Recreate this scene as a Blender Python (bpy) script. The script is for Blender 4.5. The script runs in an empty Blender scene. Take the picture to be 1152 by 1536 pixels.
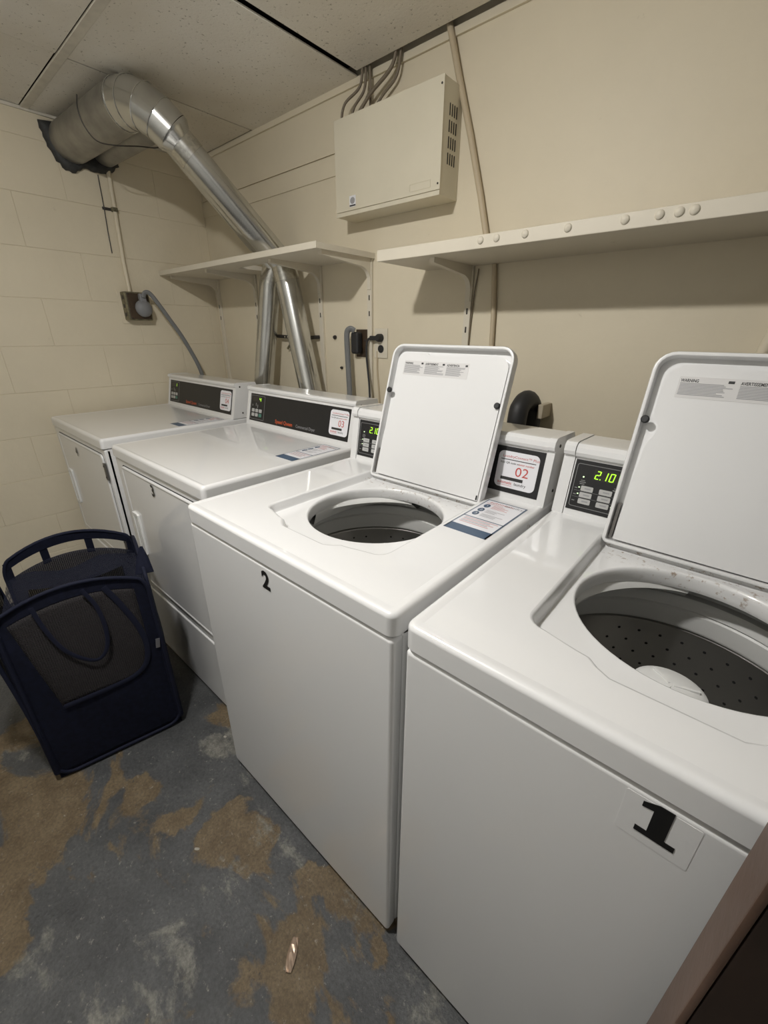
import bpy, bmesh, math, random
from math import pi, sin, cos, radians
from mathutils import Vector, Matrix
from mathutils.geometry import tessellate_polygon

random.seed(7)
S = bpy.context.scene
COL = S.collection

# ------------------------------------------------------------------ camera
cam_d = bpy.data.cameras.new('camera')
cam = bpy.data.objects.new('camera', cam_d)
COL.objects.link(cam)
cam.location = (2.5876, -1.4390, 1.2846)
cam.rotation_euler = (1.16231, -0.0064, 0.71640)
cam_d.sensor_fit = 'HORIZONTAL'
cam_d.sensor_width = 36.0
cam_d.lens = 622.56 / 1152 * 36
cam_d.clip_start = 0.02
S.camera = cam

# ------------------------------------------------------------------ world, light, exposure
wd = bpy.data.worlds.new('world')
S.world = wd
wd.use_nodes = True
wd.node_tree.nodes['Background'].inputs[0].default_value = (1.0, 0.95, 0.88, 1)
wd.node_tree.nodes['Background'].inputs[1].default_value = 0.0
LAMP = Vector((1.80, -1.45, 2.105))
LAMP_STRENGTH = 815.0
vs = S.view_settings
vs.view_transform = 'Standard'
vs.look = 'None'
vs.gamma = 1.0
vs.use_curve_mapping = False
vs.exposure = 0.0


# ------------------------------------------------------------------ materials
def newmat(name):
    m = bpy.data.materials.new(name)
    m.use_nodes = True
    nt = m.node_tree
    return m, nt, nt.nodes['Principled BSDF']


def setp(b, color=None, rough=None, metal=None, coat=None, spec=None):
    if color is not None:
        b.inputs['Base Color'].default_value = (*color, 1)
    if rough is not None:
        b.inputs['Roughness'].default_value = rough
    if metal is not None:
        b.inputs['Metallic'].default_value = metal
    if coat is not None:
        b.inputs['Coat Weight'].default_value = coat
        b.inputs['Coat Roughness'].default_value = 0.08
    if spec is not None:
        b.inputs['Specular IOR Level'].default_value = spec


def coords(nt, scale=(1, 1, 1)):
    g = nt.nodes.new('ShaderNodeNewGeometry')
    mp = nt.nodes.new('ShaderNodeMapping')
    mp.inputs['Scale'].default_value = scale
    nt.links.new(g.outputs['Position'], mp.inputs['Vector'])
    return mp.outputs['Vector']


def noise(nt, vec, scale, detail=4, rough=0.55, dist=0.0):
    n = nt.nodes.new('ShaderNodeTexNoise')
    n.inputs['Scale'].default_value = scale
    n.inputs['Detail'].default_value = detail
    n.inputs['Roughness'].default_value = rough
    n.inputs['Distortion'].default_value = dist
    nt.links.new(vec, n.inputs['Vector'])
    return n.outputs['Fac']


def ramp(nt, fac, stops):
    r = nt.nodes.new('ShaderNodeValToRGB')
    el = r.color_ramp.elements
    while len(el) < len(stops):
        el.new(0.5)
    for e, (p, c) in zip(el, stops):
        e.position = p
        e.color = (*c, 1) if len(c) == 3 else c
    nt.links.new(fac, r.inputs['Fac'])
    return r.outputs['Color']


def mix(nt, fac, a, b, mode='MIX'):
    m = nt.nodes.new('ShaderNodeMix')
    m.data_type = 'RGBA'
    m.blend_type = mode
    for sock, v in ((m.inputs[0], fac), (m.inputs[6], a), (m.inputs[7], b)):
        if isinstance(v, (int, float)):
            sock.default_value = v
        elif isinstance(v, tuple):
            sock.default_value = (*v, 1)
        else:
            nt.links.new(v, sock)
    return m.outputs[2]


def bump(nt, b, h, strength, dist=0.002):
    n = nt.nodes.new('ShaderNodeBump')
    n.inputs['Strength'].default_value = strength
    n.inputs['Distance'].default_value = dist
    nt.links.new(h, n.inputs['Height'])
    nt.links.new(n.outputs['Normal'], b.inputs['Normal'])


def plain(name, color, rough=0.5, metal=0.0, coat=None, spec=None, var=0.0, vscale=20):
    m, nt, b = newmat(name)
    setp(b, color, rough, metal, coat, spec)
    if var:
        v = coords(nt)
        f = noise(nt, v, vscale)
        dk = tuple(c * (1 - var) for c in color)
        lt = tuple(min(1, c * (1 + var)) for c in color)
        nt.links.new(ramp(nt, f, [(0.3, dk), (0.7, lt)]), b.inputs['Base Color'])
    return m


def wall_paint(name, base, dark, bumps=0.35):
    m, nt, b = newmat(name)
    setp(b, base, 0.5, spec=0.35)
    v = coords(nt)
    big = noise(nt, v, 2.2, 5, 0.6)
    fine = noise(nt, v, 38, 5, 0.6)
    c1 = ramp(nt, big, [(0.3, tuple(x * 0.93 for x in base)), (0.7, base)])
    sp = noise(nt, v, 19, 7, 0.78)
    spots = ramp(nt, sp, [(0.645, (0, 0, 0)), (0.74, (1, 1, 1))])
    c2 = mix(nt, 0.0, c1, dark)
    ml = c2.node
    mm = nt.nodes.new('ShaderNodeMath')
    mm.operation = 'MULTIPLY'
    mm.inputs[1].default_value = 0.45
    nt.links.new(spots, mm.inputs[0])
    nt.links.new(mm.outputs[0], ml.inputs[0])
    nt.links.new(c2, b.inputs['Base Color'])
    h = mix(nt, 0.5, noise(nt, v, 9, 4), fine)
    bump(nt, b, h, bumps, 0.004)
    return m


M = {}
WALLC = (0.75, 0.675, 0.52)
M['wall'] = wall_paint('wall_paint_smooth', WALLC, (0.36, 0.29, 0.19), 0.4)
M['bounce_white'] = wall_paint('white_bounce_paint', (0.62, 0.62, 0.60), (0.4, 0.38, 0.34), 0.25)  # whiteness made up so the unseen walls bounce neutral light
M['block'] = wall_paint('wall_paint_block', WALLC, (0.34, 0.27, 0.17), 0.8)
M['shelf'] = wall_paint('shelf_paint', (0.72, 0.665, 0.55), (0.3, 0.22, 0.13), 0.3)
M['white'] = plain('white_enamel', (0.77, 0.77, 0.765), 0.30, coat=0.75)
M['white'].node_tree.nodes['Principled BSDF'].inputs['Coat Roughness'].default_value = 0.035
m, nt, b = newmat('white_enamel_top')
setp(b, (0.77, 0.77, 0.765), 0.30, coat=0.75)
b.inputs['Coat Roughness'].default_value = 0.035
tc = nt.nodes.new('ShaderNodeTexCoord')
sx = nt.nodes.new('ShaderNodeSeparateXYZ')
nt.links.new(tc.outputs['Object'], sx.inputs[0])
band = ramp(nt, sx.outputs['Y'], [(0.435, (0, 0, 0)), (0.47, (1, 1, 1)), (0.505, (1, 1, 1)), (0.51, (0, 0, 0))])
low = ramp(nt, sx.outputs['Z'], [(0.890, (1, 1, 1)), (0.8925, (0, 0, 0))])
spk = ramp(nt, noise(nt, tc.outputs['Object'], 85, 5, 0.7), [(0.565, (0, 0, 0)), (0.66, (0.8, 0.8, 0.8))])
mk = mix(nt, 1.0, mix(nt, 1.0, band, low, 'MULTIPLY'), spk, 'MULTIPLY')
nt.links.new(mix(nt, mk, (0.77, 0.77, 0.765), (0.24, 0.15, 0.075)), b.inputs['Base Color'])
M['white_top'] = m
M['white_plastic'] = plain('white_plastic', (0.78, 0.78, 0.76), 0.38)
M['tub_plastic'] = plain('tub_plastic', (0.62, 0.62, 0.60), 0.35)
M['gap_shade'] = plain('gap_shade', (0.012, 0.012, 0.012), 0.7)  # near-black colour stands in for the shade in gaps, grooves and slots
M['black'] = plain('black_fascia', (0.012, 0.012, 0.013), 0.42)
M['black_rubber'] = plain('black_rubber', (0.02, 0.02, 0.021), 0.55)
M['silver_print'] = plain('silver_print', (0.22, 0.22, 0.22), 0.4)
M['grey_print'] = plain('grey_print', (0.32, 0.32, 0.33), 0.5)
M['dark_print'] = plain('dark_print', (0.03, 0.03, 0.03), 0.5)
M['red_print'] = plain('red_print', (0.55, 0.09, 0.08), 0.5)
M['pink_print'] = plain('pale_red_print', (0.62, 0.30, 0.29), 0.5)
M['orange_print'] = plain('orange_print', (0.62, 0.10, 0.03), 0.5)
M['blue_print'] = plain('blue_print', (0.055, 0.095, 0.16), 0.4)
M['sticker'] = plain('sticker_white', (0.80, 0.80, 0.83), 0.35)
M['label_film'] = plain('label_film', (0.66, 0.65, 0.64), 0.4)
M['button'] = plain('button_grey', (0.46, 0.46, 0.45), 0.45)
M['button_green'] = plain('button_green', (0.08, 0.22, 0.17), 0.45)
M['number'] = plain('number_black', (0.008, 0.008, 0.008), 0.4)
M['clear_film'] = plain('clear_film', (0.75, 0.75, 0.745), 0.22)
M['cabinet_beige'] = plain('cabinet_beige', (0.68, 0.63, 0.50), 0.45, var=0.05, vscale=3)
M['cable'] = plain('cable_sheath', (0.19, 0.155, 0.11), 0.55)
M['conduit'] = wall_paint('conduit_paint', (0.56, 0.47, 0.33), (0.30, 0.2, 0.1), 0.2)
M['grey_cord'] = plain('grey_cord', (0.17, 0.175, 0.175), 0.5)
M['plug_grey'] = plain('plug_grey', (0.22, 0.225, 0.235), 0.5)
M['brown_plate'] = plain('brown_plate', (0.055, 0.035, 0.02), 0.45, var=0.3)
M['sealant'] = plain('sealant_dark', (0.035, 0.036, 0.036), 0.6, var=0.35, vscale=60)
M['dirty_metal'] = plain('dirty_metal', (0.22, 0.2, 0.13), 0.55, 0.5, var=0.5, vscale=50)
M['screw'] = plain('screw_dark', (0.06, 0.055, 0.05), 0.5, 0.5)
M['navy'] = plain('navy_fabric', (0.005, 0.0065, 0.017), 0.85, spec=0.2, var=0.3, vscale=70)
M['navy_band'] = plain('navy_piping', (0.0065, 0.0085, 0.022), 0.75, spec=0.25)
M['tag'] = plain('silver_tag', (0.13, 0.13, 0.14), 0.4)
M['hinge'] = plain('hinge_metal', (0.16, 0.15, 0.14), 0.4, 0.6)
M['tile_grid'] = plain('grid_metal', (0.66, 0.62, 0.53), 0.5, var=0.1)
M['plenum'] = plain('plenum_dark', (0.03, 0.027, 0.023), 0.9)
M['wrapper'] = plain('wrapper_foil', (0.6, 0.45, 0.34), 0.25, 0.6)
M['scrap'] = plain('scrap_white', (0.36, 0.34, 0.29), 0.7)
M['porcelain'] = plain('porcelain', (0.75, 0.74, 0.7), 0.3)
M['tan_plastic'] = plain('tan_plastic', (0.46, 0.4, 0.3), 0.5)

# ceiling tile: fissured mineral fibre
m, nt, b = newmat('ceiling_tile')
setp(b, rough=0.9, spec=0.1)
v = coords(nt)
f1 = noise(nt, v, 95, 3, 0.6, 0.3)
pits = ramp(nt, f1, [(0.30, (0.46, 0.43, 0.365)), (0.37, (0.84, 0.81, 0.74))])
stain = ramp(nt, noise(nt, v, 2.0, 3), [(0.35, (0.88, 0.85, 0.8)), (0.65, (1, 1, 1))])
nt.links.new(mix(nt, 1.0, pits, stain, 'MULTIPLY'), b.inputs['Base Color'])
bump(nt, b, f1, 0.5, 0.003)
M['tile'] = m

# galvanised duct
m, nt, b = newmat('galvanised_duct')
setp(b, (0.6, 0.6, 0.575), 0.2, 0.95)
v = coords(nt)
nt.links.new(ramp(nt, noise(nt, v, 9, 3), [(0.3, (0.52, 0.52, 0.50)), (0.7, (0.64, 0.64, 0.615))]), b.inputs['Base Color'])
M['duct'] = m
m, nt, b = newmat('dusty_duct')
setp(b, (0.4, 0.39, 0.36), 0.45, 0.75)
v = coords(nt)
nt.links.new(ramp(nt, noise(nt, v, 12, 5), [(0.3, (0.27, 0.26, 0.235)), (0.7, (0.43, 0.415, 0.375))]), b.inputs['Base Color'])
bump(nt, b, noise(nt, v, 14, 3), 0.25, 0.004)
M['duct_dusty'] = m
M['foil'] = plain('foil_tape', (0.6, 0.59, 0.55), 0.22, 1.0, var=0.2, vscale=90)
m, nt, b = newmat('stainless_basket')
setp(b, (0.40, 0.39, 0.37), 0.33, 0.93)
M['steel'] = m

# floor: worn grey-blue paint over brown concrete
m, nt, b = newmat('worn_floor')
v = coords(nt)
vs2 = coords(nt, (1.0, 1.6, 1.0))
base = ramp(nt, noise(nt, v, 7, 6, 0.65), [(0.3, (0.036, 0.0375, 0.039)), (0.7, (0.078, 0.080, 0.081))])
pn = noise(nt, vs2, 2.6, 7, 0.62, 0.6)


def bumps_at(pts, amp):
    acc = None
    vv = coords(nt)
    wob = nt.nodes.new('ShaderNodeTexNoise')
    wob.inputs['Scale'].default_value = 9
    wob.inputs['Detail'].default_value = 5
    nt.links.new(vv, wob.inputs['Vector'])
    wv = nt.nodes.new('ShaderNodeVectorMath'); wv.operation = 'MULTIPLY_ADD'
    wv.inputs[1].default_value = (0.16, 0.16, 0)
    nt.links.new(wob.outputs['Color'], wv.inputs[0])
    nt.links.new(vv, wv.inputs[2])
    for x, y, r in pts:
        d = nt.nodes.new('ShaderNodeVectorMath'); d.operation = 'DISTANCE'
        d.inputs[1].default_value = (x + 0.08, y + 0.08, 0)
        nt.links.new(wv.outputs[0], d.inputs[0])
        mr = nt.nodes.new('ShaderNodeMapRange'); mr.interpolation_type = 'SMOOTHSTEP'
        mr.inputs['From Min'].default_value = r * 0.35
        mr.inputs['From Max'].default_value = r * 1.25
        mr.inputs['To Min'].default_value = amp
        mr.inputs['To Max'].default_value = 0
        nt.links.new(d.outputs['Value'], mr.inputs['Value'])
        if acc is None:
            acc = mr.outputs['Result']
        else:
            a = nt.nodes.new('ShaderNodeMath'); a.operation = 'MAXIMUM'
            nt.links.new(acc, a.inputs[0]); nt.links.new(mr.outputs['Result'], a.inputs[1])
            acc = a.outputs[0]
    return acc


def plus(a_, b_, k):
    n_ = nt.nodes.new('ShaderNodeMath'); n_.operation = 'ADD'
    nt.links.new(a_, n_.inputs[0]); nt.links.new(b_, n_.inputs[1])
    n2 = nt.nodes.new('ShaderNodeMath'); n2.operation = 'ADD'
    nt.links.new(n_.outputs[0], n2.inputs[0]); n2.inputs[1].default_value = k
    return n2.outputs[0]


BROWN = [(1.80, -1.18, .10), (1.90, -1.15, .08), (1.50, -1.31, .055), (1.48, -1.60, .11), (1.62, -1.66, .08), (2.13, -1.21, .075), (2.20, -1.27, .06), (2.06, -1.10, .045), (2.28, -1.09, .035), (2.35, -1.14, .04), (1.68, -1.25, .05), (.70, -1.40, .08)]
GREY = [(1.93, -1.43, .12), (1.85, -1.51, .11), (1.72, -1.60, .08), (1.06, -1.53, .11), (1.54, -1.05, .07), (2.40, -1.07, .08), (2.00, -1.10, .05)]
pn = plus(pn, bumps_at(BROWN, 0.13), -0.045)
bm_ = ramp(nt, pn, [(0.515, (0, 0, 0)), (0.55, (1, 1, 1))])
brown = ramp(nt, noise(nt, v, 18, 5), [(0.3, (0.095, 0.066, 0.034)), (0.7, (0.155, 0.115, 0.066))])
c = mix(nt, bm_, base, brown)
gm = noise(nt, coords(nt, (1.3, 2.0, 1)), 3.1, 8, 0.72, 0.3)
gm = plus(gm, bumps_at(GREY, 0.13), -0.03)
gmask = ramp(nt, gm, [(0.565, (0, 0, 0)), (0.64, (0.8, 0.8, 0.8))])
grey = ramp(nt, noise(nt, v, 45, 5, 0.7), [(0.3, (0.08, 0.078, 0.066)), (0.7, (0.27, 0.26, 0.225))])
c = mix(nt, gmask, c, grey)
sm = ramp(nt, noise(nt, v, 60, 6, 0.8), [(0.60, (0, 0, 0)), (0.69, (0.75, 0.75, 0.75))])
c = mix(nt, sm, c, (0.35, 0.33, 0.29))
dm = ramp(nt, noise(nt, v, 22, 6, 0.75), [(0.30, (0.9, 0.9, 0.9)), (0.37, (0, 0, 0))])
c = mix(nt, dm, c, (0.035, 0.034, 0.033))
c = mix(nt, 0.55, c, ramp(nt, noise(nt, v, 130, 4, 0.7), [(0.3, (0.35, 0.35, 0.35)), (0.7, (1.6, 1.6, 1.6))]), 'MULTIPLY')
nt.links.new(c, b.inputs['Base Color'])
nt.links.new(ramp(nt, pn, [(0.45, (0.38,) * 3), (0.55, (0.62,) * 3)]), b.inputs['Roughness'])
bump(nt, b, mix(nt, 0.6, pn, noise(nt, v, 70, 6, 0.75)), 0.55, 0.008)
M['floor'] = m

# brown door paint
m, nt, b = newmat('brown_door_paint')
setp(b, rough=0.45)
v = coords(nt)
nt.links.new(ramp(nt, noise(nt, v, 9, 5), [(0.3, (0.085, 0.05, 0.034)), (0.7, (0.125, 0.077, 0.055))]), b.inputs['Base Color'])
bump(nt, b, noise(nt, v, 45, 5), 0.3, 0.003)
M['door'] = m
M['door_dark'] = plain('dark_door_brown', (0.022, 0.013, 0.009), 0.4, var=0.35, vscale=12)  # door slab, much darker brown than its edge strip


def net_material(name, color, opacity):
    """woven net: real gaps between threads"""
    m, nt, b = newmat(name)
    setp(b, color, 0.8, spec=0.2)
    out = nt.nodes['Material Output']
    tr = nt.nodes.new('ShaderNodeBsdfTransparent')
    mx = nt.nodes.new('ShaderNodeMixShader')
    tc = nt.nodes.new('ShaderNodeTexCoord')
    ws = []
    for d in ('X', 'Y', 'Z'):
        w = nt.nodes.new('ShaderNodeTexWave')
        w.bands_direction = d
        w.inputs['Scale'].default_value = 60
        nt.links.new(tc.outputs['Object'], w.inputs['Vector'])
        ws.append(w.outputs['Fac'])
    a = nt.nodes.new('ShaderNodeMath'); a.operation = 'MAXIMUM'
    nt.links.new(ws[1], a.inputs[0]); nt.links.new(ws[2], a.inputs[1])
    mr = nt.nodes.new('ShaderNodeMapRange')
    mr.inputs['From Min'].default_value = 0.2
    mr.inputs['From Max'].default_value = 0.95
    mr.inputs['To Min'].default_value = opacity - 0.2
    mr.inputs['To Max'].default_value = min(1, opacity + 0.15)
    nt.links.new(a.outputs[0], mr.inputs['Value'])
    nt.links.new(mr.outputs['Result'], mx.inputs['Fac'])
    nt.links.new(tr.outputs[0], mx.inputs[1])
    nt.links.new(b.outputs[0], mx.inputs[2])
    nt.links.new(mx.outputs[0], out.inputs['Surface'])
    return m


M['net'] = net_material('navy_net', (0.010, 0.012, 0.024), 0.72)
M['net_window'] = net_material('grey_brown_net', (0.034, 0.031, 0.032), 0.74)


def emis(name, color, strength):
    m, nt, b = newmat(name)
    setp(b, color, 0.4)
    b.inputs['Emission Color'].default_value = (*color, 1)
    b.inputs['Emission Strength'].default_value = strength
    return m


M['led'] = emis('display_green', (0.45, 1.0, 0.04), 0.85)
M['led_white'] = emis('indicator_white', (0.75, 1.0, 0.6), 0.8)
M['led_dim'] = plain('display_window', (0.03, 0.026, 0.022), 0.3)
M['lamp'] = emis('lamp_globe', (1.0, 0.98, 0.95), LAMP_STRENGTH)


# ------------------------------------------------------------------ object helpers
def link(name, me, mat, parent=None, smooth=None):
    o = bpy.data.objects.new(name, me)
    COL.objects.link(o)
    if mat is not None:
        me.materials.clear()
        me.materials.append(M[mat] if isinstance(mat, str) else mat)
    if parent is not None:
        o.parent = parent
    if smooth is not None:
        for p in me.polygons:
            p.use_smooth = True
        me.set_sharp_from_angle(angle=radians(smooth))
        if smooth <= 40:
            wn = o.modifiers.new('weighted', 'WEIGHTED_NORMAL')
            wn.keep_sharp = True
            wn.weight = 80
    return o


def mesh(name, vs_, fs, mat, parent=None, smooth=None):
    me = bpy.data.meshes.new(name)
    me.from_pydata([tuple(v) for v in vs_], [], fs)
    me.validate()
    bm = bmesh.new(); bm.from_mesh(me)
    bmesh.ops.recalc_face_normals(bm, faces=bm.faces)
    bm.to_mesh(me); bm.free()
    return link(name, me, mat, parent, smooth)


def frombm(name, bm, mat, parent=None, smooth=None):
    me = bpy.data.meshes.new(name)
    bmesh.ops.recalc_face_normals(bm, faces=bm.faces)
    bm.to_mesh(me); bm.free()
    return link(name, me, mat, parent, smooth)


def box_bm(x0, x1, y0, y1, z0, z1, bev=0.0, seg=2):
    bm = bmesh.new()
    r = bmesh.ops.create_cube(bm, size=1)
    bmesh.ops.scale(bm, vec=(x1 - x0, y1 - y0, z1 - z0), verts=r['verts'])
    bmesh.ops.translate(bm, vec=((x0 + x1) / 2, (y0 + y1) / 2, (z0 + z1) / 2), verts=r['verts'])
    if bev:
        bmesh.ops.bevel(bm, geom=bm.edges[:], offset=bev, segments=seg, affect='EDGES', profile=0.5)
    return bm


def box(name, x0, x1, y0, y1, z0, z1, mat, parent=None, bev=0.0, seg=2):
    return frombm(name, box_bm(x0, x1, y0, y1, z0, z1, bev, seg), mat, parent, 40 if bev else None)


def thing(name, label, cat, loc=(0, 0, 0), group=None):
    o = bpy.data.objects.new(name, None)
    COL.objects.link(o)
    o.empty_display_size = 0.05
    o.location = loc
    o['label'] = label
    o['category'] = cat
    if group:
        o['group'] = group
    return o


def tag(o, label, cat, group=None):
    o['label'] = label
    o['category'] = cat
    if group:
        o['group'] = group
    return o


def struct(o):
    o['kind'] = 'structure'
    return o


def frame(o, u, v):
    u = Vector(u).normalized(); v = Vector(v).normalized(); n = u.cross(v)
    m = Matrix.Identity(4)
    for i in range(3):
        m[i][0], m[i][1], m[i][2], m[i][3] = u[i], v[i], n[i], o[i]
    return m


def rrect(x0, x1, y0, y1, r, n=5):
    pts = []
    if r <= 0:
        return [(x0, y0), (x1, y0), (x1, y1), (x0, y1)]
    for cx, cy, a0 in ((x1 - r, y0 + r, -pi / 2), (x1 - r, y1 - r, 0), (x0 + r, y1 - r, pi / 2), (x0 + r, y0 + r, pi)):
        for i in range(n + 1):
            a = a0 + (pi / 2) * i / n
            pts.append((cx + r * cos(a), cy + r * sin(a)))
    return pts


def slab(name, polys, F, h0, h1, mat, parent=None, smooth=None):
    """flat polygons (2-D, in frame F) given a thickness from h0 to h1 along the frame normal"""
    vs_, fs = [], []
    for p in polys:
        n = len(p); b0 = len(vs_)
        for h in (h0, h1):
            vs_ += [F @ Vector((x, y, h)) for x, y in p]
        tri = tessellate_polygon([[Vector((x, y, 0)) for x, y in p]])
        for t in tri:
            fs.append(tuple(b0 + i for i in t)[::-1])
            fs.append(tuple(b0 + n + i for i in t))
        for i in range(n):
            j = (i + 1) % n
            fs.append((b0 + i, b0 + j, b0 + n + j, b0 + n + i))
    return mesh(name, vs_, fs, mat, parent, smooth)


def ringframe(outer, inner, F, h0, h1, name, mat, parent=None):
    n = len(outer); vs_ = []
    for lp, h in ((outer, h1), (inner, h1), (inner, h0), (outer, h0)):
        vs_ += [F @ Vector((x, y, h)) for x, y in lp]
    fs = []
    for k in range(4):
        a, b_ = k * n, ((k + 1) % 4) * n
        for i in range(n):
            j = (i + 1) % n
            fs.append((a + i, a + j, b_ + j, b_ + i))
    return mesh(name, vs_, fs, mat, parent)


def prism_x(name, prof, x0, x1, mat, parent=None, smooth=None):
    """(y, z) profile extruded along x"""
    F = Matrix(((0, 0, 1, 0), (1, 0, 0, 0), (0, 1, 0, 0), (0, 0, 0, 1)))
    return slab(name, [prof], F, x0, x1, mat, parent, smooth)


def tubedata(pts, r, seg=10, closed=False, flat=1.0, up=None):
    pts = [Vector(p) for p in pts]; n = len(pts); vs_, fs = [], []
    rr = r if isinstance(r, (list, tuple)) else [r] * n
    t0 = (pts[1] - pts[0]).normalized()
    ref = Vector(up) if up is not None else (Vector((0, 0, 1)) if abs(t0.z) < 0.9 else Vector((1, 0, 0)))
    nrm = (ref - t0 * ref.dot(t0)).normalized()
    for i, p in enumerate(pts):
        if closed:
            t = (pts[(i + 1) % n] - pts[i - 1]).normalized()
        else:
            t = (pts[min(i + 1, n - 1)] - pts[max(i - 1, 0)]).normalized()
        nrm = (nrm - t * nrm.dot(t)).normalized()
        bi = t.cross(nrm)
        for k in range(seg):
            a = 2 * pi * k / seg
            vs_.append(p + (nrm * cos(a) * flat + bi * sin(a)) * rr[i])
    m = n if closed else n - 1
    for i in range(m):
        a, b_ = i * seg, ((i + 1) % n) * seg
        for k in range(seg):
            k2 = (k + 1) % seg
            fs.append((a + k, a + k2, b_ + k2, b_ + k))
    if not closed:
        fs.append(tuple(range(seg))[::-1])
        fs.append(tuple((n - 1) * seg + k for k in range(seg)))
    return vs_, fs


def tube(name, pts, r, mat, parent=None, seg=10, closed=False, flat=1.0, up=None, smooth=50):
    v_, f_ = tubedata(pts, r, seg, closed, flat, up)
    return mesh(name, v_, f_, mat, parent, smooth)


def spline(ctrl, n=8):
    P = [Vector(p) for p in ctrl]; out = []
    P = [P[0] * 2 - P[1]] + P + [P[-1] * 2 - P[-2]]
    for i in range(1, len(P) - 2):
        for k in range(n):
            t = k / n
            a, b_, c_, d = P[i - 1], P[i], P[i + 1], P[i + 2]
            out.append(0.5 * ((2 * b_) + (c_ - a) * t + (2 * a - 5 * b_ + 4 * c_ - d) * t * t + (3 * b_ - a - 3 * c_ + d) * t ** 3))
    out.append(P[-2])
    return out


def lathe(name, prof, ctr, mat, parent=None, seg=48, smooth=35, F=None):
    """(radius, height) profile turned about the frame normal (default z)"""
    vs_, fs = [], []
    F = F or Matrix.Translation(Vector(ctr))
    for r, z in prof:
        for k in range(seg):
            a = 2 * pi * k / seg
            vs_.append(F @ Vector((r * cos(a), r * sin(a), z)))
    for i in range(len(prof) - 1):
        for k in range(seg):
            k2 = (k + 1) % seg
            fs.append((i * seg + k, i * seg + k2, (i + 1) * seg + k2, (i + 1) * seg + k))
    me = bpy.data.meshes.new(name)
    me.from_pydata([tuple(v) for v in vs_], [], fs)
    me.validate()
    return link(name, me, mat, parent, smooth)


def screw(name, F, r, parent, mat='screw', h=0.002):
    return lathe(name, [(r, 0), (r, h * 0.6), (r * 0.7, h), (0.0001, h)], None, mat, parent, 10, 40, F)


_txt = {}


def text_data(s, size, bold=0.0, shear=0.0, align='LEFT'):
    key = (s, round(size, 5), bold, shear, align)
    if key in _txt:
        return _txt[key]
    cu = bpy.data.curves.new('t', 'FONT')
    cu.body = s; cu.size = size; cu.offset = bold * size; cu.shear = shear
    cu.align_x = align; cu.resolution_u = 3
    ob = bpy.data.objects.new('t', cu)
    COL.objects.link(ob)
    dg = bpy.context.evaluated_depsgraph_get()
    me = bpy.data.meshes.new_from_object(ob.evaluated_get(dg))
    vs_ = [v.co.copy() for v in me.vertices]
    fs = [tuple(p.vertices) for p in me.polygons]
    bpy.data.objects.remove(ob); bpy.data.curves.remove(cu); bpy.data.meshes.remove(me)
    _txt[key] = (vs_, fs)
    return _txt[key]


def prints(name, items, F, h, mat, parent):
    """flat print: texts (x, y, string, size[, bold, squeeze]) and bars (x0, x1, y0, y1), one part"""
    vs_, fs = [], []
    for it in items:
        b0 = len(vs_)
        if isinstance(it[2], str):
            x, y, s, size = it[:4]
            bold = it[4] if len(it) > 4 else 0
            sq = it[5] if len(it) > 5 else 1
            tv, tf = text_data(s, size, bold)
            vs_ += [F @ Vector((x + p.x * sq, y + p.y, h)) for p in tv]
            fs += [tuple(b0 + i for i in f) for f in tf]
        else:
            x0, x1, y0, y1 = it
            vs_ += [F @ Vector(p) for p in ((x0, y0, h), (x1, y0, h), (x1, y1, h), (x0, y1, h))]
            fs.append((b0, b0 + 1, b0 + 2, b0 + 3))
    me = bpy.data.meshes.new(name)
    me.from_pydata([tuple(v) for v in vs_], [], fs)
    o = link(name, me, mat, parent)
    o['kind'] = 'stuff'
    return o


SEG = {'0': 'abcdef', '1': 'bc', '2': 'abged', '3': 'abgcd', '4': 'fgbc', '6': 'afgedc'}


def seven(name, digits, x, y, w, hgt, F, h, mat, parent, dot=None, pitch=1.45):
    polys = []
    t = w * 0.2; sl = 0.14

    def q(x0, x1, y0, y1):
        return [(x0 + y0 * sl, y0), (x1 + y0 * sl, y0), (x1 + y1 * sl, y1), (x0 + y1 * sl, y1)]
    for i, d in enumerate(digits):
        ox = x + i * w * pitch
        H = hgt
        R = {'a': (t, w - t, H - t, H), 'g': (t, w - t, H / 2 - t / 2, H / 2 + t / 2), 'd': (t, w - t, 0, t),
             'f': (0, t, H / 2, H - t / 3), 'b': (w - t, w, H / 2, H - t / 3), 'e': (0, t, t / 3, H / 2), 'c': (w - t, w, t / 3, H / 2)}
        for s in SEG[d]:
            a = R[s]
            polys.append([(ox + px, y + py) for px, py in q(*a)])
        if dot == i:
            polys.append([(ox + px + w * 1.1, y + py) for px, py in q(0, t, 0, t)])
    return slab(name, polys, F, h, h + 0.0003, mat, parent)


def offset_poly(pts, d):
    """inset a counter-clockwise polygon by d"""
    n = len(pts); out = []
    for i in range(n):
        a, p, c_ = Vector(pts[i - 1]), Vector(pts[i]), Vector(pts[(i + 1) % n])
        e1 = (p - a); e2 = (c_ - p)
        n1 = Vector((-e1.y, e1.x)).normalized(); n2 = Vector((-e2.y, e2.x)).normalized()
        m_ = (n1 + n2)
        m_ = m_ / max(0.4, m_.length_squared / 2)
        m_ = m_ if m_.length < 3 else m_.normalized()
        out.append((p.x + m_.x * d, p.y + m_.y * d))
    return out


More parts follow.
